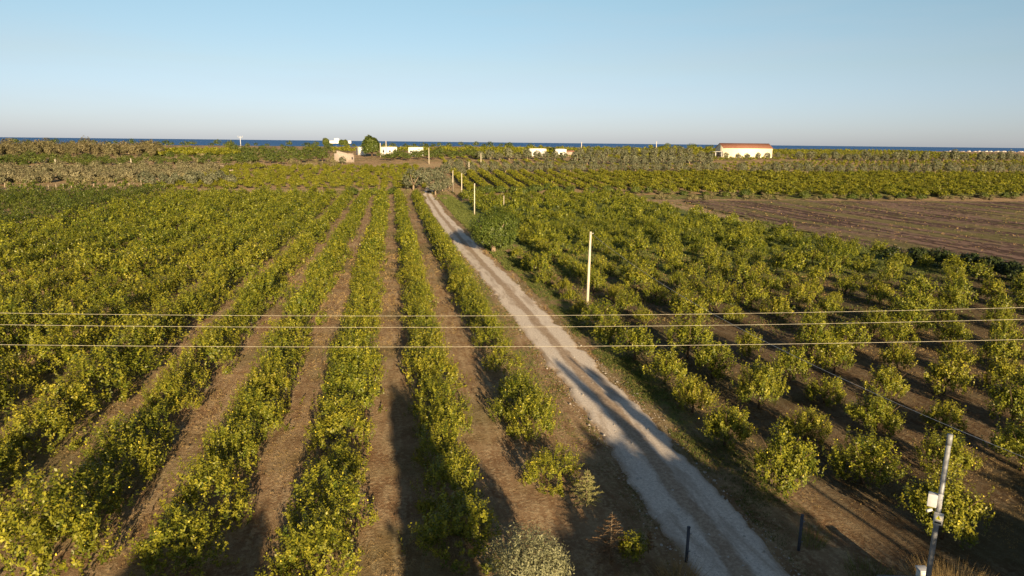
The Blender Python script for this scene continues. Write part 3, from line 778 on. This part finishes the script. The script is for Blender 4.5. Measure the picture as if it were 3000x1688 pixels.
def house(name, c, size, rz, h, roof_h, label, cat='building', wall=PLASTER, roof=TILE, wins=(), door=None, group=None, flat=False, over=.35):
    """c = middle of the front foot; front faces -y before the turn"""
    e = empty(name, c, rz); w, d = size
    V = [(-w/2, 0, -1.5), (w/2, 0, -1.5), (w/2, d, -1.5), (-w/2, d, -1.5), (-w/2, 0, h), (w/2, 0, h), (w/2, d, h), (-w/2, d, h)]
    F = [(0, 1, 5, 4), (1, 2, 6, 5), (2, 3, 7, 6), (3, 0, 4, 7)]
    mb = MB()
    if flat:
        mb.add(V, F+[(4, 5, 6, 7)])
        mb.build('wall', wall, e)
        r = MB()
        for bx in ((0, .12, w+.1, .24), (0, d-.12, w+.1, .24)): r.box((bx[0], bx[1], h+.16), (bx[2], bx[3], .3))
        for sx in (-1, 1): r.box((sx*(w/2-.1), d/2, h+.157), (.24, d-.5, .29))
        r.build('parapet', wall, e)
    else:
        V += [(-w/2, d/2, h+roof_h), (w/2, d/2, h+roof_h)]
        mb.add(V, F+[(4, 8, 7), (5, 6, 9)]); mb.build('wall', wall, e)
        r = MB(); t = .18; o = over; s = roof_h/(d/2); zl = h-s*o
        P = [(-w/2-o, -o, zl), (w/2+o, -o, zl), (w/2+o, d/2, h+roof_h), (-w/2-o, d/2, h+roof_h), (w/2+o, d+o, zl), (-w/2-o, d+o, zl)]
        V2 = [(x, y, z+.03) for x, y, z in P]+[(x, y, z+.03+t) for x, y, z in P]
        r.add(V2, [(0, 3, 2, 1), (3, 5, 4, 2), (6, 7, 8, 9), (9, 8, 10, 11), (0, 1, 7, 6), (4, 5, 11, 10), (1, 2, 8, 7), (2, 4, 10, 8), (3, 0, 6, 9), (5, 3, 9, 11)])
        r.build('roof', roof, e)
    for (x, z, ww, hh) in wins:
        f = MB()
        f.box((x, -.04, z-hh/2-.05), (ww+.2, .1, .1)); f.box((x, -.04, z+hh/2+.05), (ww+.2, .1, .1))
        for sx in (-1, 1): f.box((x+sx*(ww/2+.05), -.04, z), (.1, .1, hh))
        wo = f.build('window', wall, e)
        MB().box((x, -.015, z), (ww, .03, hh)).build('pane', DARKGL, wo)
    if door:
        x, ww, hh = door
        MB().box((x, -.03, hh/2), (ww, .06, hh)).build('door', DARKGL, e)
    tag(e, label, cat, group); return e

x, y = at(2187, 463)
wh = house('warehouse', (213.8, 392, tz(213, 394)), (32.5, 10), 0.02, 5.6, 2.7, 'long cream warehouse with red tiled roof on the rise at right', 'warehouse', CREAM, TILE, (), None, None, False, .25)
f = MB()
for sx in (-17.1, -21.0):
    for yy in (.3, 7.5): f.tube([(sx, yy, -1), (sx, yy, 3.3)], .12, 6)
f.box((-19.05, .3, 3.4), (4.2, .2, .2)); f.box((-19.05, 7.5, 3.4), (4.2, .2, .2)); f.box((-21.05, 3.9, 3.403), (.2, 7.0, .2))
f.build('porch_frame', WHITEM, wh)
MB().box((-19.05, 3.9, 3.56), (4.4, 7.8, .1)).build('porch_roof', GREYW, wh)
MB().box((-16.29, 5, 2.0), (.08, 9.4, 3.2)).build('side_door', GREYW, wh)  # grey sheet over the left gable, its shade put into the colour

def at3(px, py): x, y = at(px, py); return (x, y, tz(x, y))
# roofless stone ruin: an open front with arch, stepping right wall
c = at3(1010, 476); e = empty('stone_ruin', c, .10)
w = MB(); 
w.add([(-5.3, 0, -.6), (5.0, 0, -.6), (5.0, 0, 4.0), (2.2, 0, 4.6), (-1.2, 0, 5.5), (-4.0, 0, 6.2), (-4.0, 0, 4.7), (-5.3, 0, 4.7)], [])
Vf = list(w.V); n = len(Vf); w.V = Vf+[(a, .6, b_) for a, _, b_ in Vf]
w.F = [(0, 1, 2, 3, 4, 6, 7), (4, 5, 6)]
w.F += [tuple(i+n for i in reversed(f_)) for f_ in w.F]+[(i, i+n, (i+1) % n+n, (i+1) % n) for i in range(n)]
w.build('front_wall', STONE, e)
s_ = MB()
s_.box((-5.0, 4.0, 2.0), (.6, 6.8, 5.2)); s_.box((4.7, 4.0, 1.4), (.6, 6.8, 4.0)); s_.box((-.15, 7.7, 2.0), (10.3, .6, 5.2))
s_.build('rear_wall', STONE, e)
MB().box((4.0, -.03, 2.2), (.7, .06, 1.2)).build('window', DARKGL, e)
MB().box((-1.6, -.03, 1.0), (2.2, .06, 2.6)).build('doorway', DARKGL, e)
tag(e, 'roofless pinkish stone ruin with a sloping wall top at the foot of the slope', 'ruin')
px_tree(HEDGEOL, 'olive_tree', 1003, 481, .85, 'small grey olive tree in front of the stone ruin', 'olive tree', None, 3, False)

def px_house(name, pxl, pxr, ybase, ytop, depth, label, **kw):
    cpt = at3((pxl+pxr)/2, ybase); k = proj(*cpt)[2]
    wid = (pxr-pxl)/FPX*k; h = (ybase-ytop)/FPX*k
    rh = kw.pop('roof_h', 0); yaw = kw.pop('rz', -math.atan2(cpt[0], cpt[1])*.6)
    return house(name, cpt, (wid, depth), yaw, h-rh, rh, label, **kw)
px_house('white_house', 1117, 1163, 456, 433, 9, 'long low white house right of the big round dark tree', flat=True, wins=((-3.4, 2.6, 1.0, 1.1), (0.5, 2.6, 1.0, 1.1), (3.8, 2.6, 1.0, 1.1)))
px_house('white_house', 1197, 1240, 458, 434, 9, 'low white flat-roofed house behind the green tree belt', flat=True, wins=((-3.0, 2.8, 1.0, 1.1), (3.0, 2.8, 1.0, 1.1)))
px_house('white_house', 1056, 1073, 455, 432, 6, 'small white gabled house left of the big round dark tree', roof_h=1.5, roof=PLASTER, rz=.5)
px_house('white_villa', 966, 983, 426, 413, 9, 'low white wing of the villa on the hilltop by the sea', flat=True, wins=((-1.5, 2.2, 1.0, 1.2), (1.5, 2.2, 1.0, 1.2)))
px_house('white_villa', 980, 994, 426, 406, 9, 'tall white block of the villa on the hilltop by the sea', flat=True, wins=((0, 2.2, 1.0, 1.2), (0, 5.0, 1.0, 1.2)))
px_house('white_villa', 1020, 1029, 426, 413, 6, 'small white house right of the hilltop villa', flat=True)
px_house('white_shed', 1552, 1600, 458, 438, 9, 'left one of two low white sheds below the sea line', flat=True)
px_house('white_shed', 1628, 1659, 458, 439, 9, 'right one of two low white sheds below the sea line', flat=True, door=(0, 1.6, 2.2))
px_house('brick_shed', 1660, 1681, 458, 442, 7, 'small reddish shed against the right white shed', roof_h=.6, wall=STONE)
for px, py, s_, lab in [(1090, 460, 50, 'big round dark tree between the white houses'), (1620, 452, 36, 'dark domed tree behind the two white sheds'),
                        (1935, 440, 24, 'tall dark tree beside a pole on the crest'), (1000, 430, 16, 'dark tree beside the hilltop villa'), (1010, 430, 18, 'dark tree right of the hilltop villa'), (955, 430, 20, 'dark tree left of the hilltop villa')]:
    t_ = px_tree(DOME, 'round_tree', px, py, s_, lab, 'tree', None, 1, False, wpx=s_)
    if px > 1500: t_.scale.z *= .55

# the white seaside town on the headland: small houses, too far to show parts
def town_mesh(w, d, h):
    mb = MB(); mb.box((0, 0, h/2), (w, d, h)); mb.box((w*.15, 0, h+h*.12), (w*.5, d*.6, h*.24)); mb.box((-w*.38, 0, h+.4), (w*.1, d*.2, .8)); return mb
TW = plain('town_plaster', (.55, .50, .45), .9, .1, .05, .3)
tm = [town_mesh(*a).mesh('town_house', TW) for a in ((12, 10, 5), (15, 10, 7), (9, 9, 4), (19, 10, 5))]
for i in range(110):
    a = math.radians(10+rng.uniform(31.8, 38.5)); near = rng.random()
    yb = rng.uniform(2830, 3120); xb = yb*math.tan(a)
    if i % 3 == 0: xb = rng.uniform(2750, 3200)
    rr = math.hypot((xb-3150)/1200, (yb-3000)/420)
    if rr > .98: continue
    o = link(bpy.data.objects.new('town_house', tm[rng.integers(4)])); o.location = (xb, yb, -17.5+9*(1-rr**2)); o.rotation_euler = (0, 0, rng.uniform(-.5, .5))
    tag(o, 'tiny white house in the seaside town on the right horizon', 'house', 'white houses of the seaside town on the right horizon')

# ---------------------------------------------------------------- poles, wires, posts
CONC = plain('pale_concrete', (.62, .55, .42), .9, .1, 5, .12, .01)
STEEL = plain('galvanised_steel', (.27, .28, .29), .55, .4, 9, .2, 0, .3)
BOXM = plain('white_plastic', (.55, .56, .57), .5, .4, 8, .06)
DARKP = plain('dark_post', (.055, .065, .085), .7, .3, 7, .2)
WIRE = plain('bare_aluminium_wire', (.42, .39, .30), .5, .5)
CABLE = plain('grey_cable', (.42, .45, .50), .6, .3)
WOODP = plain('weathered_post', (.46, .37, .27), .9, .1, 6, .2)
YELS = plain('yellow_sign', (.72, .70, .05), .5, .3)
BLK = plain('black_print', (.02, .02, .02), .6, .2)

def tele_pole(x, y, h, label, tilt=0.0, group='telephone poles beside the track', r=.13):
    e = empty('telephone_pole', (x, y, tz(x, y))); e.rotation_euler = (0, tilt, 0)
    MB().tube([(0, 0, -.3), (0, 0, h*.5), (0, 0, h)], [r*1.15, r, r*.8], 10).build('pole', CONC, e, True)
    MB().tube([(-.02, -.25, h-.22), (-.02, .25, h-.22)], .025, 6).build('bracket', STEEL, e)
    m_ = MB().tube([(.12, 0, h-.18), (.32, 0, h-.16)], .03, 6); m_.build('insulator', BOXM, e)
    tag(e, label, 'pole', group)
tele_pole(19.7, 66.6, 8.2, 'tall pale telephone pole standing among the near right lemon trees', .012)
tele_pole(20.7, 173.8, 7.9, 'telephone pole behind the large green verge tree, third from the track end')
tele_pole(22.7, 226.0, 8.2, 'telephone pole, second from the track end, beside the round olives')
tele_pole(21.3, 243.0, 8.0, 'telephone pole closest to the track end, leftmost of its three')
for px, y0, y1, lab in [(1374, 512, 475, 'short telephone pole in front of the olive hedge left end'), (1409, 482, 449, 'telephone pole right of the track line, below the sea'),
                        (1257, 481, 434, 'telephone pole on the orange slope below the white houses'), (1115, 462, 420, 'thin pole between the big round tree and the long white house'),
                        (1132, 462, 414, 'thin tall pole rising above the long white house'), (386, 494, 465, 'wooden pole in the dry field above the olive grove'),
                        (164, 492, 466, 'pale pole in front of the dark carob band'), (1703, 450, 417, 'slim white mast on the crest right of the sheds'),
                        (1922, 447, 415, 'pole on the crest beside the tall dark tree'), (370, 432, 417, 'short white post on the left crest against the sea')]:
    x, y = at(px, y0); k = proj(x, y, tz(x, y))[2]
    tele_pole(x, y, (y0-y1)/FPX*k, lab, 0, 'distant poles', r=.17 if k < 400 else .22)
x, y = at(706, 437); k = proj(x, y, tz(x, y))[2]; h = 36/FPX*k
e = empty('power_pylon', (x, y, tz(x, y)))
MB().tube([(0, 0, -.5), (0, 0, h)], [.28, .2], 8).build('pole', BOXM, e, True)
cb = MB(); cb.box((0, 0, h-.5), (3.4, .25, .25)); cb.build('crossarm', BOXM, e)
for sx in (-1.6, 0, 1.6): MB().tube([(sx, 0, h-.36), (sx, 0, h+.5)], .12, 6).build('insulator', BOXM, e)
tag(e, 'white power pylon with a crossarm on the left crest against the sea', 'pylon')
# short white-topped stake in the right orchard
MBs = MB().tube([(0, 0, -.3), (0, 0, 2.9)], [.1, .09], 8); MBs.box((0, 0, 2.95), (.26, .26, .1))
o = MBs.build('marker_post', CONC, None, True); x, y = at(1476, 604); o.location = (x, y, tz(x, y)); tag(o, 'short pale post standing right of the telephone poles behind the big tree', 'post')
# fence posts on the left field edge, standing one by one
pm = MB().tube([(0, 0, -.2), (.02, 0, 1.5)], [.07, .05], 6).mesh('fence_post', WOODP, True)
pk = 0
for px in list(range(20, 640, 21)):
    py = np.interp(px, [0, 200, 400, 520, 640], [551, 553, 548, 524, 506])+rng.uniform(-1, 1)
    x, y = at(px+rng.uniform(-6, 6), py); pk += 1
    o = link(bpy.data.objects.new('fence_post', pm)); o.location = (x, y, tz(x, y)); o.rotation_euler = (rng.normal(0, .06), rng.normal(0, .06), 0); o.scale = (1.6, 1.6, rng.uniform(.9, 1.4))
    tag(o, 'pale wooden fence post at the foot of the olive grove, %s from the left' % ordn(pk), 'fence post', 'fence posts between the citrus block and the olive grove')
# pale rocks and rubble beyond the fence
rk = MB()
for i in range(150):
    x, y = at(rng.uniform(560, 690), rng.uniform(486, 508)); s_ = rng.uniform(.3, 1.0)
    c = (x, y, tz(x, y)+s_*.1); rk.box(c, (s_*rng.uniform(1, 2.2), s_, s_*.6), rng.uniform(0, 3), .6)
o = rk.build('rubble', plain('pale_rubble', (.58, .48, .38), .95, .1, 1.0, .2)); tag(o, 'pale rubble and stones along the fence line above the young orchard', 'rubble', None, 'stuff')

# three bare wires over the orchard, on poles outside the view
def cam_ground(s, q):  # s to the right of the view axis, q ahead of the camera
    return (R0_[0]*s+math.sin(YAW)*q, R0_[1]*s+math.cos(YAW)*q)
BETA = .0457/22
for i, (q0, lab) in enumerate([(30.05, 'rearmost of the three bare overhead wires'), (28.1, 'middle one of the three bare overhead wires'), (25.25, 'nearest of the three bare overhead wires')]):
    pts = []
    for s in np.linspace(-46, 46, 60):
        x, y = cam_ground(s, q0*(1+BETA*s)); pts.append((x, y, 9.3+.000475*s*s+(.0 if i != 1 else .0)))
    o = MB().tube(pts, .0072, 6).build('overhead_wire', WIRE, None, True); tag(o, lab+' crossing the whole view', 'wire', 'three parallel overhead wires')
for s, lab in ((-46, 'left'), (46, 'right')):
    qs = [q*(1+BETA*s) for q in (30.05, 28.1, 25.25)]; zt = 9.3+.000475*s*s
    x, y = cam_ground(s, qs[1]); e = empty('power_pole', (x, y, tz(x, y)), -YAW)
    MB().tube([(0, 0, -.3), (0, 0, zt+.1)], [.17, .12], 10).build('pole', CONC, e, True)
    MB().box((0, -.5, zt-.2), (.12, 5.4, .12)).build('crossarm', STEEL, e)
    for q in qs: MB().tube([(0, q-qs[1], zt-.14), (0, q-qs[1], zt-.01)], .05, 8).build('insulator', BOXM, e)
    tag(e, 'power pole carrying the three wires beyond the %s edge of the view' % lab, 'power pole')
# the sagging telephone cable
pts = [(19.75+(66.6-y)*.055, y, 5.65+.00212*(y-32.5)**2) for y in np.linspace(66.5, -3, 50)]
o = MB().tube(pts, .010, 6).build('telephone_cable', CABLE, None, True); tag(o, 'sagging grey telephone cable running from the tall pale pole past the near right trees', 'cable')
tele_pole(19.75+69.6*.055, -3.05, 8.4, 'telephone pole beyond the right edge of the view holding the near cable end')

# steel camera pole with box, bracket and warning sign
PX, PYY = 16.75, 17.0
e = empty('steel_pole', (PX, PYY, tz(PX, PYY)), math.atan2(-PX, PYY)*1.0)
H_ = 8.32
MB().tube([(0, 0, -.3), (0, 0, 5), (0, 0, H_)], [.088, .08, .074], 12).build('pole', STEEL, e, True)
MB().tube([(0, 0, H_-.32), (0, 0, H_+.02)], [.084, .084], 12).build('cap', STEEL, e, True)
z_at = lambda py: float((lambda d: CAMH+d[2]*(PX/d[0]))(ray(0.5*(2786+2740)+(1480-py)*.15, py)))
zb = z_at(1472); zs = z_at(1522)
b_ = MB().box((-.20, -.10, zb), (.26, .22, .42)).build('junction_box', BOXM, e, False, .015)
MB().box((.0, -.16, zb+.03), (.14, .03, .48)).build('mounting_plate', BOXM, e)
cb = MB(); cb.tube([(-.18, -.10, zb-.34), (-.30, -.22, zb-.37)], .05, 10); cb.build('camera_housing', BOXM, e, True)
sg = MB().box((.03, -.115, zs), (.26, .012, .42)).build('sign_plate', PLASTER, e)
s2 = MB(); s2.add([(-.04, -.124, zs-.02), (.10, -.124, zs-.02), (.03, -.124, zs+.12)], [(0, 1, 2)]); s2.build('warning_triangle', YELS, sg)
s3 = MB(); s3.add([(.025, -.127, zs+.005), (.035, -.127, zs+.005), (.045, -.127, zs+.07), (.025, -.127, zs+.045)], [(0, 1, 2, 3)]); s3.build('symbol', BLK, sg)
MB().box((.03, -.122, zs-.13), (.18, .002, .05)).build('text_line', BLK, sg)
tag(e, 'galvanised steel pole with a white box and yellow warning sign at lower right', 'pole')

# gate posts and gate pillar
for (gx, gy, h, lab) in ((11.7, 23.8, 1.55, 'dark metal gate post on the left edge of the track'), (16.75, 23.7, 1.7, 'dark metal gate post on the right verge among weeds')):
    e = empty('gate_post', (gx, gy, tz(gx, gy)))
    MB().tube([(0, 0, -.2), (0, 0, h)], .065, 10).build('post', DARKP, e, True)
    MB().tube([(0, 0, h-.01), (0, 0, h+.03)], .075, 10).build('cap', DARKP, e, True)
    for zz in (.45, h-.3): MB().tube([(.07, 0, zz), (.14, 0, zz)], .025, 6).build('hinge', STEEL, e)
    tag(e, lab, 'gate post', 'gate posts of the track')
x0, y0 = 19.3, 20.3
e = empty('garden_wall', (x0, y0, 0), -.19)
MB().box((-.55, 0, .38), (1.5, .22, .9)).build('wall', GREYW, e)
MB().box((.35, 0, .55), (.30, .30, 1.2)).build('pillar', PLASTER, e, False, .02)
MB().box((.35, 0, 1.19), (.38, .38, .08)).build('capstone', BOXM, e, False, .01)
tag(e, 'low white wall with a capped pillar at the bottom edge beside the steel pole', 'wall')

# ---------------------------------------------------------------- near plants of their own kind
NOL = Kind('olive_tree', L_OLIVE, [(1100, 16, .11, .036)], 1.55, .5, 3.5, (.8, .12), BARK_PALE, nvar=1, up=.8, outw=.7, lobes=9, sink=-.6, shl=(.3, .7), spread=.05)
NOL.place('olive_tree', 0, 4.7, 21.2, 1.0, True, 'silvery olive tree rising from the bottom edge left of the dead conifer', 'olive tree', None, 1.0)
HEDGE.place('lemon_tree', 0, -3.9, 22.3, .5, True, 'small lemon sapling poking up from the bottom edge in front of the third row', 'lemon tree', None, .66)

def conifer(x, y, h, R, mat, dens, label, name='young_conifer', seed=1):
    r = random.Random(seed); e = empty(name, (x, y, tz(x, y)), r.uniform(0, 6))
    MB().tube([(0, 0, -.1), (0, 0, h*.5), (0, 0, h)], [.035, .022, .006], 6).build('trunk', BARK_PALE, e)
    br = MB(); Q = []; T = []
    for i in range(dens):
        t = (i+.5)/dens; z = h*(.12+.83*t); a = i*2.4+r.uniform(-.3, .3); L = R*(1-t)**.8*r.uniform(.75, 1.1)+.05
        p = Vector((math.cos(a)*L, math.sin(a)*L, z+L*.12)); br.tube([(0, 0, z), p], [.010, .004], 4)
        n = max(5, int(L*60))
        for j in range(n):
            u = (j+r.random())/n; c = Vector((0, 0, z)).lerp(p, .2+.8*u); d = Vector((r.gauss(0, 1), r.gauss(0, 1), r.gauss(.4, .7))).normalized()*r.uniform(.06, .14)
            s_ = d.orthogonal().normalized()*.016
            Q += [c-s_, c+s_, c+d+s_*.3, c+d-s_*.3]; tt = (min(1, max(0, r.gauss(.35+.4*u, .2))), r.uniform(.8, 1.2), 0); T += [tt]*4
    br.build('branch', BARK_PALE, e)
    link(bpy.data.objects.new('foliage', leafmesh('needles', np.array([tuple(q) for q in Q]), np.array(T, np.float32), mat)), e)
    tag(e, label, 'conifer')
conifer(8.75, 28.6, 2.0, .85, L_CONE, 60, 'sparse olive-green young conifer just in front of the first hedge row', seed=3)
conifer(8.55, 24.3, 2.25, 1.1, L_DEAD, 64, 'bare reddish-brown dead conifer at the bottom, left of the track', 'dead_conifer', seed=5)
conifer(10.35, 24.6, 1.0, .3, L_DEAD, 24, 'small dry spiky seedling between the dead conifer and the gate post', 'dry_weed', seed=8)
conifer(9.7, 24.2, .9, .3, L_DEAD, 22, 'small dry weed right of the dead conifer', 'dry_weed', seed=9)
YB = Kind('shrub', L_YOUNG, [(130, 12, .11, .06)], .7, .1, 1.35, None, nvar=1, shl=(.2, .5), spread=.06)
YB.place('shrub', 0, 9.3, 23.9, .95, True, 'bright yellow-green shrub growing against the dead conifer', 'shrub', None)

def blades(seed, n, R, h, w, lean=.5):
    r = np.random.default_rng(seed); a = r.uniform(0, 6.283, n); rr = R*np.sqrt(r.random(n))
    p = np.stack([np.cos(a)*rr, np.sin(a)*rr, np.zeros(n)], -1); hh = h*r.uniform(.45, 1.1, n)
    tip = p+np.stack([np.cos(a)*rr/R*lean*hh+r.normal(0, .18, n)*hh, np.sin(a)*rr/R*lean*hh+r.normal(0, .18, n)*hh, hh], -1)
    s = unit(np.cross(tip-p, r.normal(0, 1, (n, 3))))*w
    q = np.stack([p-s, p+s, tip+s*.25, tip-s*.25], 1).reshape(-1, 3)
    T = np.stack([np.clip(r.normal(.5, .25, n), 0, 1), r.uniform(.75, 1.2, n), np.zeros(n)], -1).repeat(4, 0)
    return q.astype(np.float32), T.astype(np.float32)
def clump(name, x, y, mat, n, R, h, w, label, cat, lean=.6, seed=1):
    q, T = blades(seed, n, R, h, w, lean)
    o = link(bpy.data.objects.new(name, leafmesh(name, q, T, mat))); o.location = (x, y, tz(x, y)); tag(o, label, cat); return o
clump('straw_bush', 20.4, 19.3, L_STRAW, 4200, 1.2, 1.05, .0045, 'straw-coloured dry bush behind the foot of the steel pole', 'bush', .9, 2)
clump('weed', 17.6, 24.0, L_GRASS, 160, .5, 1.0, .007, 'tall pale weeds right of the right gate post', 'weeds', .3, 3)
clump('weed', 18.6, 21.6, L_GRASS, 300, .9, .6, .008, 'dark leafy weeds at the bottom edge, left of the low white wall', 'weeds', .5, 4)
clump('weed', 10.9, 22.6, L_STRAW, 260, .7, .8, .008, 'pale dry weeds at the foot of the left gate post', 'weeds', .8, 5)

# tufts of dry and green grass over the near ground, as ground cover
def tufts(name, n, region, mat, h, w, label, k=5, dens=None):
    r = np.random.default_rng(len(name)+n); x0, x1, y0, y1 = region
    u = r.random(n); y = y0*(y1/y0)**u if dens is None else r.uniform(y0, y1, n)
    x = r.uniform(x0, x1, n) if callable(x0) is False else None
    ctr, hw = track_c(y); keep = np.abs(x-ctr) > hw+.05-r.exponential(.12, n)
    vx = np.array([in_frame(a, b, 0, .5) for a, b in zip(x, y)]); keep &= vx
    # patchy
    ph = np.sin(x*.9+np.sin(y*.37)*2)+np.sin(y*.8+x*.31)+np.sin(x*2.3-y*.7)*.7
    keep &= (ph+r.normal(0, 1.0, n)) > -.2
    x, y = x[keep], y[keep]; n = len(x); z = terr(x, y)
    sc = h*r.uniform(.5, 1.3, n)*(1+np.clip((y-40)/60, 0, 1.2))
    b = np.stack([x, y, z-.01], -1)[:, None].repeat(k, 1)+r.normal(0, .05, (n, k, 3))*[1, 1, 0]
    d = r.normal(0, .55, (n, k, 3)); d[..., 2] = 1
    tip = b+d*(sc[:, None]*r.uniform(.6, 1.1, (n, k)))[..., None]
    wd = w*(1+np.clip((y-30)/30, 0, 3))
    s = unit(np.cross(d, r.normal(0, 1, (n, k, 3))))*wd[:, None, None]
    q = np.stack([b-s, b+s, tip+s*.3, tip-s*.3], 2).reshape(-1, 3)
    T = np.stack([np.clip(r.normal(.45, .25, (n, k)), 0, 1), r.uniform(.7, 1.2, (n, k)), np.zeros((n, k))], -1).reshape(-1, 3).repeat(4, 0)
    o = link(bpy.data.objects.new(name, leafmesh(name, q.astype(np.float32), T.astype(np.float32), mat)))
    tag(o, label, 'grass', None, 'stuff')
tufts('dry_grass', 90000, (-45, 60, 20, 110), L_STRAW, .075, .009, 'short dry straw-coloured grass scattered on the reddish orchard soil')
tufts('green_grass', 14000, (16.0, 19.0, 21, 120), L_GRASS, .10, .011, 'green weedy grass on the right verge of the track')
tufts('verge_grass', 6000, (8.8, 11.8, 21, 120), L_GRASS, .07, .010, 'olive-green grass between the first hedge row and the track')
tufts('orchard_grass', 26000, (20, 90, 55, 150), L_GRASS, .14, .016, 'green grass between the farther lemon trees of the right orchard', dens=1)

tufts('far_verge_grass', 12000, (15.2, 20.5, 90, 238), L_GRASS, .14, .02, 'green grass on the broad verge below the telephone poles', dens=1)
tufts('field_weeds', 3500, (86, 190, 80, 204), L_STRAW, .16, .026, 'dry weeds and clods scattered over the ploughed field', dens=1)
tufts('field_green_weeds', 4500, (86, 190, 80, 204), L_GRASS, .14, .03, 'green weeds scattered over the ploughed field', dens=1)

def stones(n):
    r = np.random.default_rng(77); y = 20*(120/20)**r.random(n); c, h = track_c(y)
    u = np.where(r.random(n) < .6, np.sign(r.normal(size=n))*(h+r.normal(0, .35, n)), r.normal(0, .6, n)); x = c+u
    s_ = r.uniform(.015, .045, n)*(1+(r.random(n) < .06)*1.5); z = terr(x, y)+.03
    base = np.array([(1, 0, 0), (0, 1, 0), (-1, 0, 0), (0, -1, 0), (.1, .1, .8)])
    V = base[None]*s_[:, None, None]*r.uniform(.6, 1.4, (n, 5, 3))+np.stack([x, y, z], -1)[:, None]
    F = np.array([(0, 1, 4), (1, 2, 4), (2, 3, 4), (3, 0, 4)]); Fi = (F[None]+np.arange(n)[:, None, None]*5).reshape(-1)
    o = link(bpy.data.objects.new('loose_stones', mesh('loose_stones', V.reshape(-1, 3), Fi, np.full(n*4, 3), plain('limestone', (.55, .50, .43), .95, .1, 3, .3))))
    tag(o, 'loose pale stones along the edges and middle of the white track', 'stones', None, 'stuff')
stones(2600)

# ---------------------------------------------------------------- tall trees behind the viewpoint, which shade the near ground
def back(kind_args, name, x, y, label, cat):
    K = Kind(name, L_CAROB, [kind_args['lod']], kind_args['R'], kind_args['z0'], kind_args['z1'], kind_args['trunk'], BARK, nvar=1, up=.4, outw=.8, lobes=8, sink=-.8, shl=(.4, .9), fill=.5, cone=kind_args.get('cone', 0), spread=.15)
    return K.place(name, 0, x, y, 1.0, True, label, cat, None, 1.0)
BL = (1300, 9, .6, .42)
for i, (x, y, h, R, nm) in enumerate([(-5.6, -9.5, 10.9, 3.7, 'third and fourth row starts'), (-11.5, -12.0, 7.5, 2.6, 'bottom left corner'), (11.3, -8.0, 9.3, 2.8, 'left edge of the near track'), (15.6, -8.5, 11.6, 3.8, 'near track'),
                          (18.9, -9.0, 11.0, 3.0, 'right verge'), (28.8, -8.0, 9.6, 4.2, 'lower right orchard'), (35.5, -7.0, 9.0, 4.2, 'steel pole surroundings'), (43.0, -6.0, 9.0, 4.2, 'lower right corner')]):
    back(dict(lod=BL, R=R, z0=.5, z1=h, trunk=(1.6, .3)), 'tall_tree', x, y, 'tall tree behind the viewpoint shading the '+nm, 'tree')
back(dict(lod=BL, R=2.3, z0=.5, z1=14.3, trunk=(1.6, .3), cone=.85), 'pine_tree', 4.7, -8.5, 'pointed pine behind the viewpoint shading the near end of the second row', 'pine tree')
back(dict(lod=(260, 9, .4, .26), R=.32, z0=.5, z1=14.8, trunk=(1.0, .15), cone=.8), 'cypress', 17.3, -4.0, 'left slim cypress behind the viewpoint shading the track', 'cypress')
back(dict(lod=(260, 9, .4, .26), R=.28, z0=.5, z1=14.0, trunk=(1.0, .15), cone=.8), 'cypress', 18.8, -3.0, 'right slim cypress behind the viewpoint shading the track', 'cypress')
